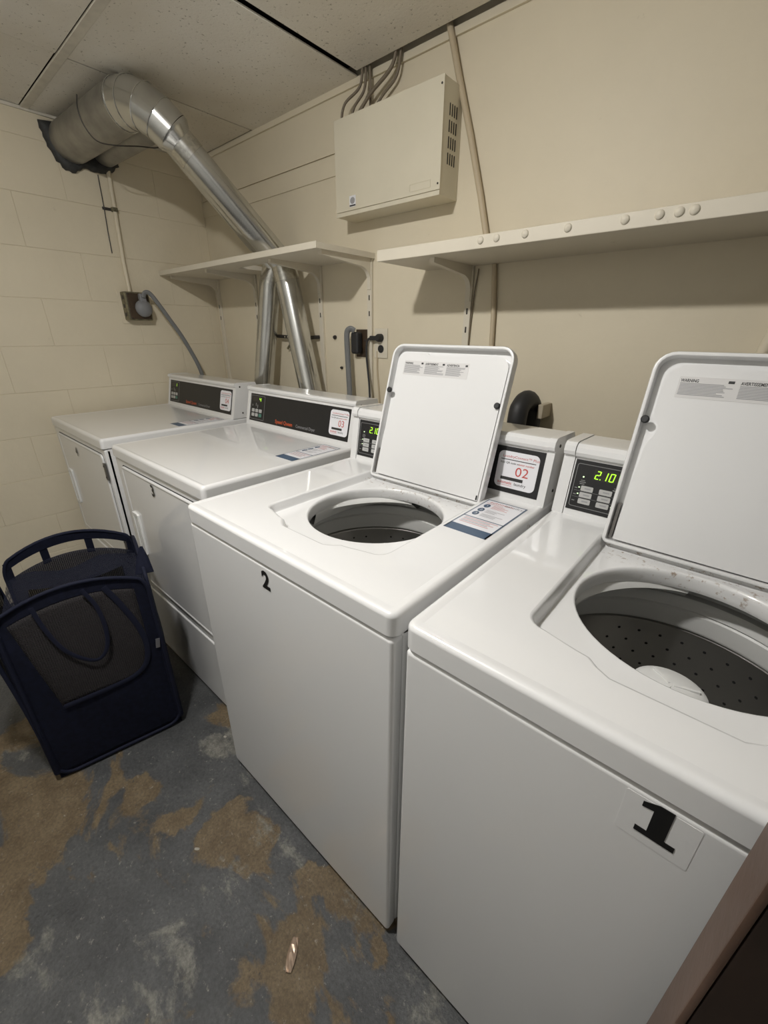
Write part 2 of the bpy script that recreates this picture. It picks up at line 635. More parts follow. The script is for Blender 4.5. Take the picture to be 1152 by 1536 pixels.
def rings_mesh(name, rings, mat, parent, flats=(), smooth=35):
    """rings: list of strips, each a list of (loop2d, z); flats: (outer loop, hole loop or None, z)"""
    vs_, fs = [], []
    for strip in rings:
        n = len(strip[0][0]); b0 = len(vs_)
        for lp, z in strip:
            vs_ += [(x, y, z) for x, y in lp]
        for i in range(len(strip) - 1):
            for k in range(n):
                k2 = (k + 1) % n
                fs.append((b0 + i * n + k, b0 + i * n + k2, b0 + (i + 1) * n + k2, b0 + (i + 1) * n + k))
    for outer, hole, z in flats:
        b0 = len(vs_)
        loops = [[Vector((x, y, 0)) for x, y in outer]]
        if hole:
            loops.append([Vector((x, y, 0)) for x, y in hole])
        for lp in loops:
            vs_ += [(p.x, p.y, z) for p in lp]
        for t in tessellate_polygon(loops):
            a, b_, c_ = [Vector(vs_[b0 + i]) for i in t]
            t = tuple(b0 + i for i in t)
            fs.append(t if (b_ - a).cross(c_ - a).z > 0 else t[::-1])
    me = bpy.data.meshes.new(name)
    me.from_pydata(vs_, [], fs)
    me.validate()
    return link(name, me, mat, parent, smooth)


# ================================================================== THE SETTING
RX, FY, CZ = 3.45, -2.35, 2.124
# floor
fl = struct(box('floor', -0.12, RX + 0.1, FY - 0.1, 0.12, -0.1, 0.0, 'floor'))
# back wall
wb = struct(box('wall_back', -0.12, RX + 0.1, 0.0, 0.12, 0.0, 2.3, 'wall'))
struct(box('trim_1', 0.0, 1.18, -0.005, 0.0, 1.863, 1.9305, 'wall', None, 0.001))
struct(box('shadow_line_ledge', 0.0, 1.18, -0.0075, 0.0, 1.934, 1.9385, 'wall', None, 0.001))  # thin ledge added to cast a dark line on the wall
# left wall of painted concrete blocks
wl = struct(box('wall_left', -0.12, -0.0022, FY - 0.1, 0.0, 0.0, 2.3, 'block'))
course = 0.2025
block_me = {}
for k in range(11):
    z0, z1 = k * course, (k + 1) * course
    if z0 > CZ:
        continue
    off = -0.252 if k % 2 else -0.049
    ys = [0.0]
    y = off
    while y > FY:
        ys.append(y); y -= 0.406
    ys.append(FY)
    for a, b_ in zip(ys, ys[1:]):
        L = a - b_
        if L < 0.02:
            continue
        key = round(L, 3)
        if key not in block_me:
            bmx = box_bm(-0.018, 0.0, -L + 0.0005, -0.0005, 0.0005, course - 0.0005, 0.0014, 1)
            me = bpy.data.meshes.new('concrete_block')
            bmesh.ops.recalc_face_normals(bmx, faces=bmx.faces)
            bmx.to_mesh(me); bmx.free()
            me.materials.append(M['block'])
            block_me[key] = me
        o = bpy.data.objects.new('concrete_block', block_me[key])
        COL.objects.link(o)
        o.parent = wl
        o.location = (random.uniform(-0.0004, 0.0004), a, z0)
# unseen walls behind the camera, made white to keep their bounced light neutral
struct(box('wall_right', RX, RX + 0.1, FY, 0.0, 0.0, 2.3, 'bounce_white'))
struct(box('wall_front', -0.12, RX + 0.1, FY - 0.1, FY, 0.0, 2.3, 'bounce_white'))
# ceiling: plenum slab, tiles, one wide grid bar, wall angles
ce = struct(box('ceiling', -0.12, RX + 0.1, FY - 0.1, 0.12, 2.165, 2.3, 'plenum'))
xl = [0.0, 0.537, 1.210, 1.883, 2.556, 3.229, RX]
yl = [(-0.004, -0.720), (-0.753, -1.466), (-1.496, -2.212), (-2.242, FY)]
for i in range(len(xl) - 1):
    for j, (ya, yb) in enumerate(yl):
        gl, gr, gb = 0.004, 0.004, 0.0
        zz = CZ
        if j == 0 and i == 2:
            gl, gb = 0.024, 0.034
        if j == 0 and i == 1:
            gr = 0.002
        if j == 0 and i == 0:
            gb = 0.010
        if j == 0 and i >= 3:
            gb = 0.032
        if j == 1 and i == 0:
            zz = CZ + 0.003
        box('ceiling_tile', xl[i] + gl, xl[i + 1] - gr, yb + 0.001, ya - gb, zz, zz + 0.006, 'tile', ce, 0.001, 1)
for ya in (-0.735, -1.481, -2.227):
    box('grid_bar', 0.0, RX, ya - 0.0145, ya + 0.0145, CZ - 0.003, CZ + 0.004, 'tile_grid', ce, 0.001, 1)
struct(box('trim_2', 0.0, RX, -0.009, 0.0, CZ - 0.020, CZ + 0.002, 'wall', None, 0.0015))
struct(box('trim_3', 0.0, 0.009, FY, -0.01, CZ - 0.010, CZ + 0.002, 'tile_grid', None, 0.0015))

# brown door standing open at the right, its edge towards the room
dr = struct(box('door_1', 2.680, RX - 0.02, -1.169, -1.121, 0.012, 2.03, 'door_dark', None, 0.002, 2))
box('edge_strip', 2.674, 2.6798, -1.1695, -1.1205, 0.012, 2.03, 'door', dr, 0.0018, 2)
lathe('door_knob', [(0.018, 0), (0.018, 0.01), (0.010, 0.016), (0.010, 0.03), (0.024, 0.038), (0.028, 0.05), (0.022, 0.062), (0.0001, 0.065)],
      None, 'hinge', dr, 20, 40, frame((2.75, -1.169, 1.0), (1, 0, 0), (0, 0, 1)))

# ceiling lamp (just outside the picture, it lights the room)
lp = thing('ceiling_lamp', 'small round flush ceiling lamp with a white rim', 'lamp', (LAMP.x, LAMP.y, CZ))
lathe('lamp_rim', [(0.0001, 0), (0.075, 0), (0.078, -0.006), (0.075, -0.014), (0.062, -0.016), (0.0001, -0.012)], (0, 0, 0), 'porcelain', lp, 32)
g = [(0.052 * cos(pi / 2 * i / 8) + 0.0001, -0.0165 - 0.026 * sin(pi / 2 * i / 8)) for i in range(9)]
lathe('lamp_diffuser', g, (0, 0, 0), 'lamp', lp, 32)


# ================================================================== WASHING MACHINES
WW, YW = 0.653, -1.0563


def sticker_panel(F, x, y, w, h, num, parent):
    """rounded white payment sticker with red number; its square code is left out"""
    st = slab('sticker', [rrect(x, x + w, y, y + h, min(w, h) * 0.14)], F, 0.0, 0.0008, 'sticker', parent)
    q = 0.0011
    prints('red_print', [(x + .10 * w, y + .835 * h, 'LaundryConnect™ Plus', h * .095, 0, w / h * .98),
                         (x + .53 * w, y + .665 * h, 'enter number', h * .075, .008, w / h * .9),
                         (x + .47 * w, y + .36 * h, num, h * .36, 0, w / h * .95),
                         (x + .08 * w, y + .105 * h, 'automatic', h * .115, .012, w / h * .8),
                         (x + .08 * w, x + .46 * w, y + .06 * h, y + .068 * h)], F, q, 'red_print', st)
    prints('dark_print', [(x + .07 * w, x + .93 * w, y + .765 * h, y + .785 * h),
                          (x + .07 * w, y + .665 * h, 'Scan QR code or', h * .075, .008, w / h * .9),
                          (x + .14 * w, x + .70 * w, y + .215 * h, y + .30 * h),
                          (x + .50 * w, y + .105 * h, 'laundry', h * .115, 0, w / h * .85)], F, q, 'dark_print', st)
    return st


def instruction_sticker(F, x, y, w, h, parent):
    """white sheet with blue border, three numbered discs and a blue foot band"""
    st = slab('instruction_sticker', [[(x, y), (x + w, y), (x + w, y + h), (x, y + h)]], F, 0.0, 0.0006, 'sticker', parent)
    q = 0.0009
    it = [(x, x + w, y, y + .16 * h), (x, x + .025 * w, y, y + h), (x + .965 * w, x + w, y, y + h), (x, x + w, y + .985 * h, y + h),
          (x, x + w, y + .40 * h, y + .415 * h)]
    b_ = prints('blue_print', it, F, q, 'blue_print', st)
    for k, yy in enumerate((.80, .655, .53)):
        slab('number_disc', [[(x + .17 * w + .075 * w * cos(a * pi / 8), y + yy * h + .055 * h * sin(a * pi / 8)) for a in range(16)]], F, 0.0006, 0.0010, 'blue_print', st)
    prints('disc_number', [(x + .145 * w, y + yy * h - .022 * h, s, .065 * h) for s, yy in (('1', .80), ('2', .655), ('3', .53))], F, 0.0013, 'sticker', st)
    red = [(x + .12 * w, y + .91 * h, 'automatic', .075 * h, .012), (x + .08 * w, x + .5 * w, y + .875 * h, y + .885 * h)]
    gr = [(x + .50 * w, y + .91 * h, 'laundry', .075 * h)]
    rnd = random.Random(3)
    for k in range(4):
        yy = y + (.84 - .028 * k) * h
        red.append((x + .30 * w, x + (.5 + .35 * rnd.random()) * w, yy, yy + .010 * h))
    for k in range(3):
        yy = y + (.675 - .03 * k) * h
        gr.append((x + .30 * w, x + (.55 + .3 * rnd.random()) * w, yy, yy + .009 * h))
    for k in range(3):
        yy = y + (.55 - .03 * k) * h
        gr.append((x + .30 * w, x + (.6 + .25 * rnd.random()) * w, yy, yy + .009 * h))
    for k in range(5):
        yy = y + (.365 - .032 * k) * h
        (red if k % 2 == 0 else gr).append((x + .10 * w, x + (.6 + .3 * rnd.random()) * w, yy, yy + .011 * h))
    prints('red_print', red, F, q, 'pink_print', st)
    prints('grey_print', gr, F, q, 'grey_print', st)
    return st


def washer(x0, label, num, well, digits, lid_label_w):
    t = thing('washing_machine', label, 'washing machine', (x0, YW, 0), 'top-loading washing machines with open lids')
    W = WW
    # cabinet and front
    cab = rings_mesh('cabinet', [[(rrect(0.002, W - 0.002, 0.022, 0.70, 0.012), z) for z in (0.022, 0.858)]], 'white', t,
                     flats=[(rrect(0.002, W - 0.002, 0.022, 0.70, 0.012), None, 0.022)])
    fp = frombm('front_panel', box_bm(0.003, W - 0.003, 0.0, 0.03, 0.016, 0.8590, 0.0085, 4), 'white', t, 40)
    rings_mesh('gap_shade_strip', [[(rrect(0.010, W - 0.010, 0.010, 0.70, 0.01), z) for z in (0.855, 0.866)]], 'gap_shade', t)  # near-black strip painted in for the shade of the gap under the top
    for fx, fy in ((0.05, 0.06), (W - 0.05, 0.06), (0.05, 0.65), (W - 0.05, 0.65)):
        lathe('foot', [(0.022, 0.0), (0.022, 0.010), (0.010, 0.014), (0.010, 0.024)], (fx, fy, 0), 'black_rubber', t, 14)
    # top with a sunken lid well and a round opening
    outer = rrect(0.0, W, -0.0015, 0.705, 0.018, 6)
    prof = [(0.005, .8625), (0.0, .8645), (0.0, .8965), (.0008, .9000), (.003, .9033), (.0065, .9051), (.010, .9055), (.014, .9051), (.021, .9040)]
    wx0, wx1, wy0, wy1 = well, well + 0.370, 0.108, 0.506
    rc = 0.028
    bx0, bx1, by = well + 0.110, well + 0.262, 0.084
    wo = []
    wo += [(bx0 - 0.035, wy0), (bx0 - 0.018, wy0 - 0.003), (bx0 - 0.006, by + 0.010), (bx0 + 0.012, by), (bx1 - 0.012, by), (bx1 + 0.006, by + 0.010), (bx1 + 0.018, wy0 - 0.003), (bx1 + 0.035, wy0)]
    for cx, cy, a0 in ((wx1 - rc, wy0 + rc + .012, -pi / 2), (wx1 - 0.012, wy1 - 0.012, 0), (wx0 + 0.012, wy1 - 0.012, pi / 2), (wx0 + rc, wy0 + rc + .012, pi)):
        r_ = rc if a0 in (-pi / 2, pi) else 0.012
        for i in range(6):
            a = a0 + pi / 2 * i / 5
            wo.append((cx + r_ * cos(a), cy + r_ * sin(a)))
    wprof = [(-0.003, .9040), (0.0, .9032), (.003, .900), (.006, .887), (.009, .8825), (.0145, .8815)]
    cx, cy = well + 0.185, 0.311

    def circ(r):
        return [(cx + r * cos(2 * pi * k / 64), cy + r * sin(2 * pi * k / 64)) for k in range(64)]
    rim = [(0.1685, .8815), (0.1665, .8808), (0.1648, .879), (0.1635, .8755), (0.163, .870), (0.163, .858), (0.166, .850), (0.175, .846), (0.19, .845)]
    top = rings_mesh('top', [[(offset_poly(outer, d), z) for d, z in prof],
                             [(offset_poly(wo, d), z) for d, z in wprof],
                             [(circ(r), z) for r, z in rim]], 'white_top', t,
                     flats=[(offset_poly(outer, .021), offset_poly(wo, -0.003), .9040), (offset_poly(wo, .0145), circ(0.1685), .8815)], smooth=38)
    # tub: white cover ring and balance ring, perforated steel basket, agitator
    ctr = (cx, cy, 0)
    lathe('tub_cover', [(0.19, .846), (0.232, .838), (0.236, .825), (0.222, .815), (0.236, .812), (0.250, .812)], ctr, 'tub_plastic', t, 64)
    lathe('balance_ring', [(0.236, .808), (0.220, .806), (0.214, .798), (0.212, .785), (0.216, .782), (0.212, .778), (0.213, .745), (0.217, .738), (0.226, .735)], ctr, 'tub_plastic', t, 64)
    bk = lathe('basket', [(0.226, .737), (0.219, .732), (0.222, .726), (0.222, .52), (0.205, .47), (0.14, .462), (0.0001, .460)], ctr, 'steel', t, 64)
    hv, hf = [], []
    for row in range(7):
        zc = .702 - row * 0.028
        nn = 36
        for k in range(nn):
            if k % 9 == 4:
                continue
            a = 2 * pi * (k + 0.5 * (row % 2)) / nn
            cpt = Vector((cx + 0.2212 * cos(a), cy + 0.2212 * sin(a), zc))
            tv = Vector((-sin(a), cos(a), 0))
            b0 = len(hv)
            for s in range(6):
                hv.append(cpt + tv * 0.0032 * cos(s * pi / 3) + Vector((0, 0, 0.0032 * sin(s * pi / 3))))
            hf.append(tuple(range(b0, b0 + 6)))
    ho = mesh('basket_holes', hv, hf, 'gap_shade', bk)
    ho['kind'] = 'stuff'
    ag = lathe('agitator', [(0.0001, .760), (0.02, .7595), (0.044, .756), (0.054, .749), (0.057, .736), (0.054, .728), (0.046, .72), (0.05, .62), (0.07, .54), (0.11, .48), (0.15, .465)], ctr, 'white_plastic', t, 40)
    for k in range(4):
        a = k * pi / 2 + 0.5
        d = Vector((cos(a), sin(a), 0)); n_ = Vector((-sin(a), cos(a), 0)) * 0.006
        c0 = Vector((cx, cy, 0))
        P = [(0.042, .69), (0.066, .66), (0.08, .56), (0.15, .48), (0.14, .468), (0.05, .50)]
        vv = [c0 + d * r + n_ * s + Vector((0, 0, z)) for s in (-1, 1) for r, z in P]
        ff = [tuple(range(6)), tuple(range(6, 12))] + [(i, (i + 1) % 6, 6 + (i + 1) % 6, 6 + i) for i in range(6)]
        mesh('agitator_fin', vv, ff, 'white_plastic', ag)
    for k in range(3):
        a = k * 2 * pi / 3 + .3
        F = frame((cx, cy, .7595), (cos(a), sin(a), 0), (-sin(a), cos(a), 0))
        slab('cap_rib', [[(0.004, -0.002), (0.040, -0.002), (0.040, 0.002), (0.004, 0.002)]], F, -0.004, 0.0015, 'white_plastic', ag)
    # bleach cup bulging inside the opening, back left
    cup = []
    a0, a1 = radians(96), radians(200)
    vv, ff = [], []
    NA = 16
    for k in range(NA + 1):
        a = a0 + (a1 - a0) * k / NA
        bul = 0.016 * sin(pi * k / NA) ** 1.3
        for r, z in ((0.176, .860), (0.172 - bul * .6, .852), (0.170 - bul, .842), (0.178 - bul * .5, .826 + .012 * cos(pi * k / NA)), (0.20, .820), (0.230, .820)):
            vv.append((cx + r * cos(a), cy + r * sin(a), z))
    for k in range(NA):
        for i in range(5):
            ff.append((k * 6 + i, k * 6 + i + 1, (k + 1) * 6 + i + 1, (k + 1) * 6 + i))
    mesh('bleach_cup', vv, ff, 'tub_plastic', t, 50)
    # lid, propped open
    LF = frame((well + 0.002, 0.484, 0.893), (1, 0, 0), (0, 0.285, 0.9585))
    lw, lh = 0.368, 0.380

    def lid_outline(d):
        r = 0.034 - d * 0.8
        pts = []
        for ccx, ccy, q0, rr in ((lw - .012, .012, -pi / 2, .012), (lw - .034, lh - .034, 0, .034), (.034, lh - .034, pi / 2, .034), (.012, .012, pi, .012)):
            for i in range(6):
                a = q0 + pi / 2 * i / 5
                pts.append((ccx + rr * cos(a), ccy + rr * sin(a)))
        return offset_poly(pts, d)
    strips = [(lid_outline(.004), -.026), (lid_outline(0), -.022), (lid_outline(0), -.004), (lid_outline(.0015), -.001), (lid_outline(.004), 0.0), (lid_outline(.007), -.0008), (lid_outline(.0085), -.004), (lid_outline(.0085), -.021)]
    vs_, fs = [], []
    n = len(strips[0][0])
    for lp_, h in strips:
        vs_ += [LF @ Vector((x, y, h)) for x, y in lp_]
    for i in range(len(strips) - 1):
        for k in range(n):
            k2 = (k + 1) % n
            fs.append((i * n + k, i * n + k2, (i + 1) * n + k2, (i + 1) * n + k))
    fs.append(tuple(range(n))[::-1])
    fs.append(tuple((len(strips) - 1) * n + k for k in range(n)))
    lid = mesh('lid', vs_, fs, 'white', t, 38)
    # pressed inner sheet with a jog on the left side and a pull dip at the top
    ip = [(.020, .012), (lw - .011, .010), (lw - .011, lh - .055)]
    ip += [(lw - .011 - .032 * (1 - cos(a * pi / 10)), lh - .055 + .032 * sin(a * pi / 10)) for a in range(1, 6)]
    ip += [(lw * .68, lh - .0230), (lw * .66, lh - .0275), (lw * .34, lh - .0275), (lw * .32, lh - .0230)]
    ip += [(.024 + .034 * (1 - sin(a * pi / 10)), lh - .023 - .034 * (1 - cos(a * pi / 10))) for a in range(0, 6)]
    ip += [(.024, .268), (.027, .256), (.037, .244), (.037, .228), (.026, .205), (.021, .12), (.020, .05)]
    slab('inner_panel', [ip], LF, -.0215, -.004, 'white', lid, 30)
    for bx, by_ in ((.0135, .252), (lw - .016, .243)):
        lathe('bumper', [(.0075, -.004), (.0075, .001), (.0055, .003), (.0001, .003)], None, 'black_rubber', lid, 14, 40, LF @ Matrix.Translation((bx, by_, 0)))
    slab('hinge_slot', [rrect(lw - .016, lw - .012, .012, .024, .0018)], LF, -.0045, -.0035, 'gap_shade', lid)
    slab('hinge_arm', [rrect(.0115, .0165, .012, .085, .002)], LF, -.022, -.008, 'hinge', lid)
    # warning label, three columns
    lx0, lx1, ly0, ly1 = .048, .048 + lid_label_w, lh - .082, lh - .044
    wlab = slab('warning_label', [rrect(lx0, lx1, ly0, ly1, .002)], LF, -.004, -.0036, 'label_film', lid)
    cw = (lx1 - lx0) / 3
    bold, thin, white = [], [], []
    rnd = random.Random(11)
    for k, wdg in enumerate(('WARNING', 'AVERTISSEMENT', 'ADVERTENCIA')):
        ax = lx0 + k * cw + .003
        bold.append((ax, ly1 - .0095, wdg, .0078, .02, .72))
        bold.append((ax + cw * .80, ax + cw * .90, ly1 - .0085, ly1 - .004))
        for j in range(9):
            yy = ly1 - .0125 - j * .0025
            thin.append((ax, ax + cw * rnd.uniform(.6, .92), yy, yy + .0013))
    prints('dark_print', bold, LF, -.0033, 'dark_print', wlab)
    prints('grey_print', thin, LF, -.0033, 'grey_print', wlab)
    # control hood with end caps
    yb, yt = 0.555, 0.581
    hood_prof = [(yb, .904), (yt - .004, 1.034), (yt - .011, 1.037), (yt - .014, 1.045), (yt - .012, 1.056), (yt - .004, 1.0635), (yt + .008, 1.065), (0.69, 1.062), (0.70, 1.05), (0.70, .904)]
    hood = prism_x('control_hood', hood_prof, 0.027, W - 0.0188, 'white', t, 30)
    cap_prof = [(y - 0.0025 if y < .6 else y, z + (0.002 if z > 1 else 0)) for y, z in hood_prof]
    for a, b_ in ((0.002, 0.0262), (W - 0.018, W - 0.002)):
        e_ = prism_x('end_cap', cap_prof, a, b_, 'white', t, 30)
    screw('cap_screw', frame((W - 0.002, 0.60, .935), (0, 1, 0), (0, 0, 1)), .004, e_)
    screw('cap_screw', frame((W - 0.002, 0.60, 1.045), (0, 1, 0), (0, 0, 1)), .004, e_)
    # fascia on the sloping face
    PF = frame((0, yb, .904), (1, 0, 0), (0, yt - .004 - yb, .130))
    fh = .1325
    fa = slab('fascia', [[(0.030, .014), (W - .0215, .014), (W - .0215, .127), (0.030, .127)]], PF, -.001, .0012, 'black', t)
    px0, px1, py0, py1 = .035, .196, .022, .119
    ringframe(rrect(px0, px1, py0, py1, .005), rrect(px0 + .0012, px1 - .0012, py0 + .0012, py1 - .0012, .004), PF, .0012, .0015, 'panel_outline', 'silver_print', fa)
    slab('display_window', [[(.072, .088), (.150, .088), (.150, .112), (.072, .112)]], PF, .0012, .0014, 'led_dim', fa)
    seven('display', digits, .0745, .0905, .0098, .0185, PF, .0015, 'led', fa, dot=0)
    cols = (.053, .091, .129)
    for c_ in range(3):
        for r_ in range(3):
            bx, by_ = cols[c_], .031 + r_ * .0145
            bt = slab('button', [rrect(bx, bx + .0255, by_, by_ + .0115, .002)], PF, .0012, .0026, 'button', fa)
    prints('button_print', [(cols[c_] + .008, cols[c_] + .021, .0355 + r_ * .0145, .0385 + r_ * .0145) for c_ in range(3) for r_ in range(3)], PF, .0029, 'grey_print', fa)
    prints('silver_print', [(px0 + .004, .190, .0442 + r_ * .0145, .0448 + r_ * .0145) for r_ in range(2)] +
           [(.0395, .0455, .0345 + r_ * .0145, .0365 + r_ * .0145) for r_ in range(3)] +
           [(.049, .058, .082, .0835), (.047, .060, .078, .080), (.048, .058, .074, .076), (.118, .130, .078, .0795), (.116, .132, .073, .0755), (.140, .152, .078, .0795)],
           PF, .0015, 'silver_print', fa)
    for q in (rrect(.051, .0545, .089, .0925, .0015), rrect(.0472, .0505, .0655, .068, .001), rrect(.0472, .0505, .051, .0535, .001), rrect(.120, .1235, .0365, .039, .001)):
        slab('indicator', [q], PF, .0012, .0018, 'led_white', fa)
    sticker_panel(PF @ Matrix.Translation((0, 0, .0012)), W - .136, .026, .104, .090, num, t)
    # number on the front
    return t, W


w2, _ = washer(1.6258, 'washing machine marked 2 with its lid open, beside the dryer marked 3', '02', 0.150, '210', .205)
w1, _ = washer(2.2954, 'nearest washing machine marked 1 with lid open and green 2.10 display', '01', 0.128, '210', .262)

FT = frame((0, 0, .9040), (1, 0, 0), (0, 1, 0))
instruction_sticker(FT, 0.530, 0.310, 0.100, 0.205, w2)
FW = frame((0, 0, 0), (1, 0, 0), (0, 0, 1))


def number_text(s, x, z, size, parent, bold=.03, sq=1.0):
    tv, tf = text_data(s, size, bold)
    F = frame((x, 0, z), (1, 0, 0), (0, 0, 1))
    vs_ = [F @ Vector((p.x * sq, p.y, 0.0008)) for p in tv]
    me = bpy.data.meshes.new('number')
    me.from_pydata([tuple(v) for v in vs_], [], tf)
    return link('number', me, 'number', parent)


number_text('2', 1.934 - 1.6258 - .004, .806, .056, w2, .035, .95)
# slab-serif figure 1 on a clear square film
film = slab('number_film', [rrect(.300, .366, .788, .850, .002)], FW, 0.0, .0003, 'clear_film', w1)
one = [(.312, .808), (.348, .808), (.348, .8155), (.3385, .8155), (.3385, .859), (.326, .859), (.312, .853), (.312, .846), (.3225, .8475), (.3225, .8155), (.312, .8155)]
one = [(x + .004, z - .007) for x, z in one]
slab('number', [one], FW, .0003, .0009, 'number', w1)


# ================================================================== DRYERS
YD = -0.9737
WD = 0.680


def dryer(x0, W, label, num, top_bright, digits):
    t = thing('clothes_dryer', label, 'dryer', (x0, YD, 0), 'front-loading dryers')
    D = 0.70
    rings_mesh('cabinet', [[(rrect(0.003, W - 0.003, 0.012, D, 0.006), z) for z in (0.016, 0.86)]], 'white', t,
               flats=[(rrect(0.003, W - 0.003, 0.012, D, 0.006), None, .016)])
    for fx, fy in ((0.05, 0.06), (W - 0.05, 0.06), (0.05, 0.65), (W - 0.05, 0.65)):
        lathe('foot', [(0.02, 0.0), (0.02, 0.008), (0.010, 0.012), (0.010, 0.02)], (fx, fy, 0), 'black_rubber', t, 14)
    frombm('front_panel', box_bm(0.003, W - 0.003, 0.006, 0.03, 0.310, 0.858, 0.005, 3), 'white', t, 40)
    frombm('lower_panel', box_bm(0.003, W - 0.003, 0.004, 0.03, 0.014, 0.304, 0.006, 3), 'white', t, 40)
    # raised door with rolled edge, over a dark sheet that paints in the groove's shade
    gx0, gx1, gz0, gz1 = .060, W - .030, .345, .836
    slab('door_groove', [rrect(gx0 - .004, gx1 + .004, gz0 - .004, gz1 + .004, .022)], FW, -.007, -.0058, 'gap_shade', t)
    pr = [(.000, -.006), (.000, -.002), (.002, .0), (.005, .001), (.008, .000), (.011, -.0015)]
    base = rrect(gx0, gx1, gz0, gz1, .020, 6)
    vs_, fs = [], []
    n = len(base)
    for d, h in pr:
        vs_ += [FW @ Vector((x, y, h)) for x, y in offset_poly(base, d)]
    for i in range(len(pr) - 1):
        for k in range(n):
            k2 = (k + 1) % n
            fs.append((i * n + k, i * n + k2, (i + 1) * n + k2, (i + 1) * n + k))
    b0 = len(vs_)
    vs_ += [FW @ Vector((x, y, -.0015)) for x, y in offset_poly(base, .011)]
    fs.append(tuple(range(b0, b0 + n)))
    door = mesh('door', vs_, fs, 'white', t, 40)
    # recessed pull handle
    hx, hz0, hz1 = .074, .488, .662
    ringframe(rrect(hx, hx + .052, hz0, hz1, .008), rrect(hx + .010, hx + .042, hz0 + .012, hz1 - .012, .004), FW, -.002, .006, 'handle', 'white_plastic', door)
    slab('handle_recess', [rrect(hx + .010, hx + .042, hz0 + .012, hz1 - .012, .004)], FW, -.0015, -.0005, 'gap_shade', door)
    slab('handle_lip', [rrect(hx + .010, hx + .026, hz0 + .012, hz1 - .012, .003)], FW, -.0008, .0035, 'white_plastic', door)
    for hz in (.735, .40):
        h_ = box('hinge', gx1 - .004, gx1 + .014, -.003, .004, hz, hz + .070, 'hinge', t, .002)
        for q in (.012, .058):
            screw('hinge_screw', frame((gx1 + .006, -.003, hz + q), (1, 0, 0), (0, 0, 1)), .0045, h_)
    # top
    outer = rrect(0.0, W, 0.0, D + .004, 0.014, 5)
    prof = [(0.006, .861), (0.0, .864), (0.0, .890), (.002, .897), (.006, .9015), (.011, .903), (.015, .9025), (.018, .9015)]
    rings_mesh('top', [[(offset_poly(outer, d), z) for d, z in prof]], 'white', t, flats=[(offset_poly(outer, .018), None, .9015)], smooth=38)
    # control hood
    yb, yt = .563, .600
    hp = [(yb, .9015), (yt - .004, 1.042), (yt - .009, 1.044), (yt - .011, 1.052), (yt - .007, 1.060), (yt + .004, 1.0628), (.70, 1.0605), (.704, 1.05), (.704, .9015)]
    hood = prism_x('control_hood', hp, .014, W - .014, 'white', t, 30)
    cp = [(y - .0015 if y < .62 else y, z + (.0012 if z > 1 else 0)) for y, z in hp]
    for a, b_ in ((0.0, .0135), (W - .0135, W)):
        e_ = prism_x('end_cap', cp, a, b_, 'white', t, 30)
    screw('cap_screw', frame((W, .615, .925), (0, 1, 0), (0, 0, 1)), .004, e_)
    screw('cap_screw', frame((W, .615, 1.045), (0, 1, 0), (0, 0, 1)), .004, e_)
    PF = frame((0, yb, .9015), (1, 0, 0), (0, yt - .004 - yb, .1405))
    fa = slab('fascia', [[(.022, .017), (W - .026, .017), (W - .026, .134), (.022, .134)]], PF, -.001, .0012, 'black', t)
    px0, px1, py0, py1 = .027, .130, .024, .127
    ringframe(rrect(px0, px1, py0, py1, .003), rrect(px0 + .0016, px1 - .0016, py0 + .0016, py1 - .0016, .002), PF, .0012, .0016, 'panel_outline', 'silver_print', fa)
    slab('display_window', [[(.040, .101), (.108, .101), (.108, .120), (.040, .120)]], PF, .0012, .0014, 'led_dim', fa)
    seven('display', digits, .088, .1025, .0125, .0165, PF, .0015, 'led', fa)
    for c_ in range(3):
        for r_ in range(2):
            bx, by_ = .038 + c_ * .027, .036 + r_ * .019
            slab('button', [rrect(bx, bx + .020, by_, by_ + .0145, .003)], PF, .0012, .0026, 'button_green' if (c_ == 2 and r_ == 0) else 'button', fa)
    prints('silver_print', [(.038, .044, .080, .088), (.064, .070, .082, .095), (.075, .082, .074, .088)], PF, .0015, 'silver_print', fa)
    prints('brand_print', [(.215, .027, 'Speed Queen', .0215, .012, 1.0)], PF, .0015, 'orange_print', fa)
    prints('model_print', [(.355, .027, 'Commercial Dryer', .0175, 0, .88)], PF, .0015, 'grey_print', fa)
    sticker_panel(PF @ Matrix.Translation((0, 0, .0012)), W - .130, .032, .098, .092, num, t)
    instruction_sticker(frame((0, 0, .9015), (1, 0, 0), (0, 1, 0)), W - .115, .315, .092, .215, t)
    return t


d3 = dryer(0.8600, 0.682, 'dryer marked 3 between the washing machine marked 2 and the far dryer', '03', 1, '4')
d4 = dryer(0.0500, 0.700, 'farthest dryer marked 4 against the painted block wall', '04', 1, '1')
number_text('3', .310, .785, .055, d3, .035, .95)
number_text('4', .300, .768, .055, d4, .035, .95)

# ================================================================== SHELVES
def bracket(parent, x, ztop, depth, up_len, xo):
    """painted steel arm with a curved heel and a wall upright"""
    n = 8
    prof = [(-depth + .03, ztop), (-depth + .03, ztop - .014)]
    prof += [(-.075 + .060 * sin(a * pi / 2 / n), ztop - .030 - .045 * (1 - cos(a * pi / 2 / n))) for a in range(n + 1)]
    prof += [(-.015, ztop - .11), (0.0, ztop - .11), (0.0, ztop)]
    b_ = prism_x('bracket', prof, x - .009, x + .009, 'shelf', parent, 30)
    box('upright', x - .013, x + .013, -.012, 0.0, ztop - up_len, ztop + .0, 'shelf', b_, .002)
    for k in range(2):
        slab('slot', [rrect(x - .003, x + .003, ztop - .150 - .06 * k, ztop - .130 - .06 * k, .002)], frame((0, -.012, 0), (1, 0, 0), (0, 0, 1)), 0, .0006, 'screw', b_)
    return b_


s1 = thing('wall_shelf', 'short cream painted shelf with steel ducts passing through it', 'shelf', (0, 0, 0))
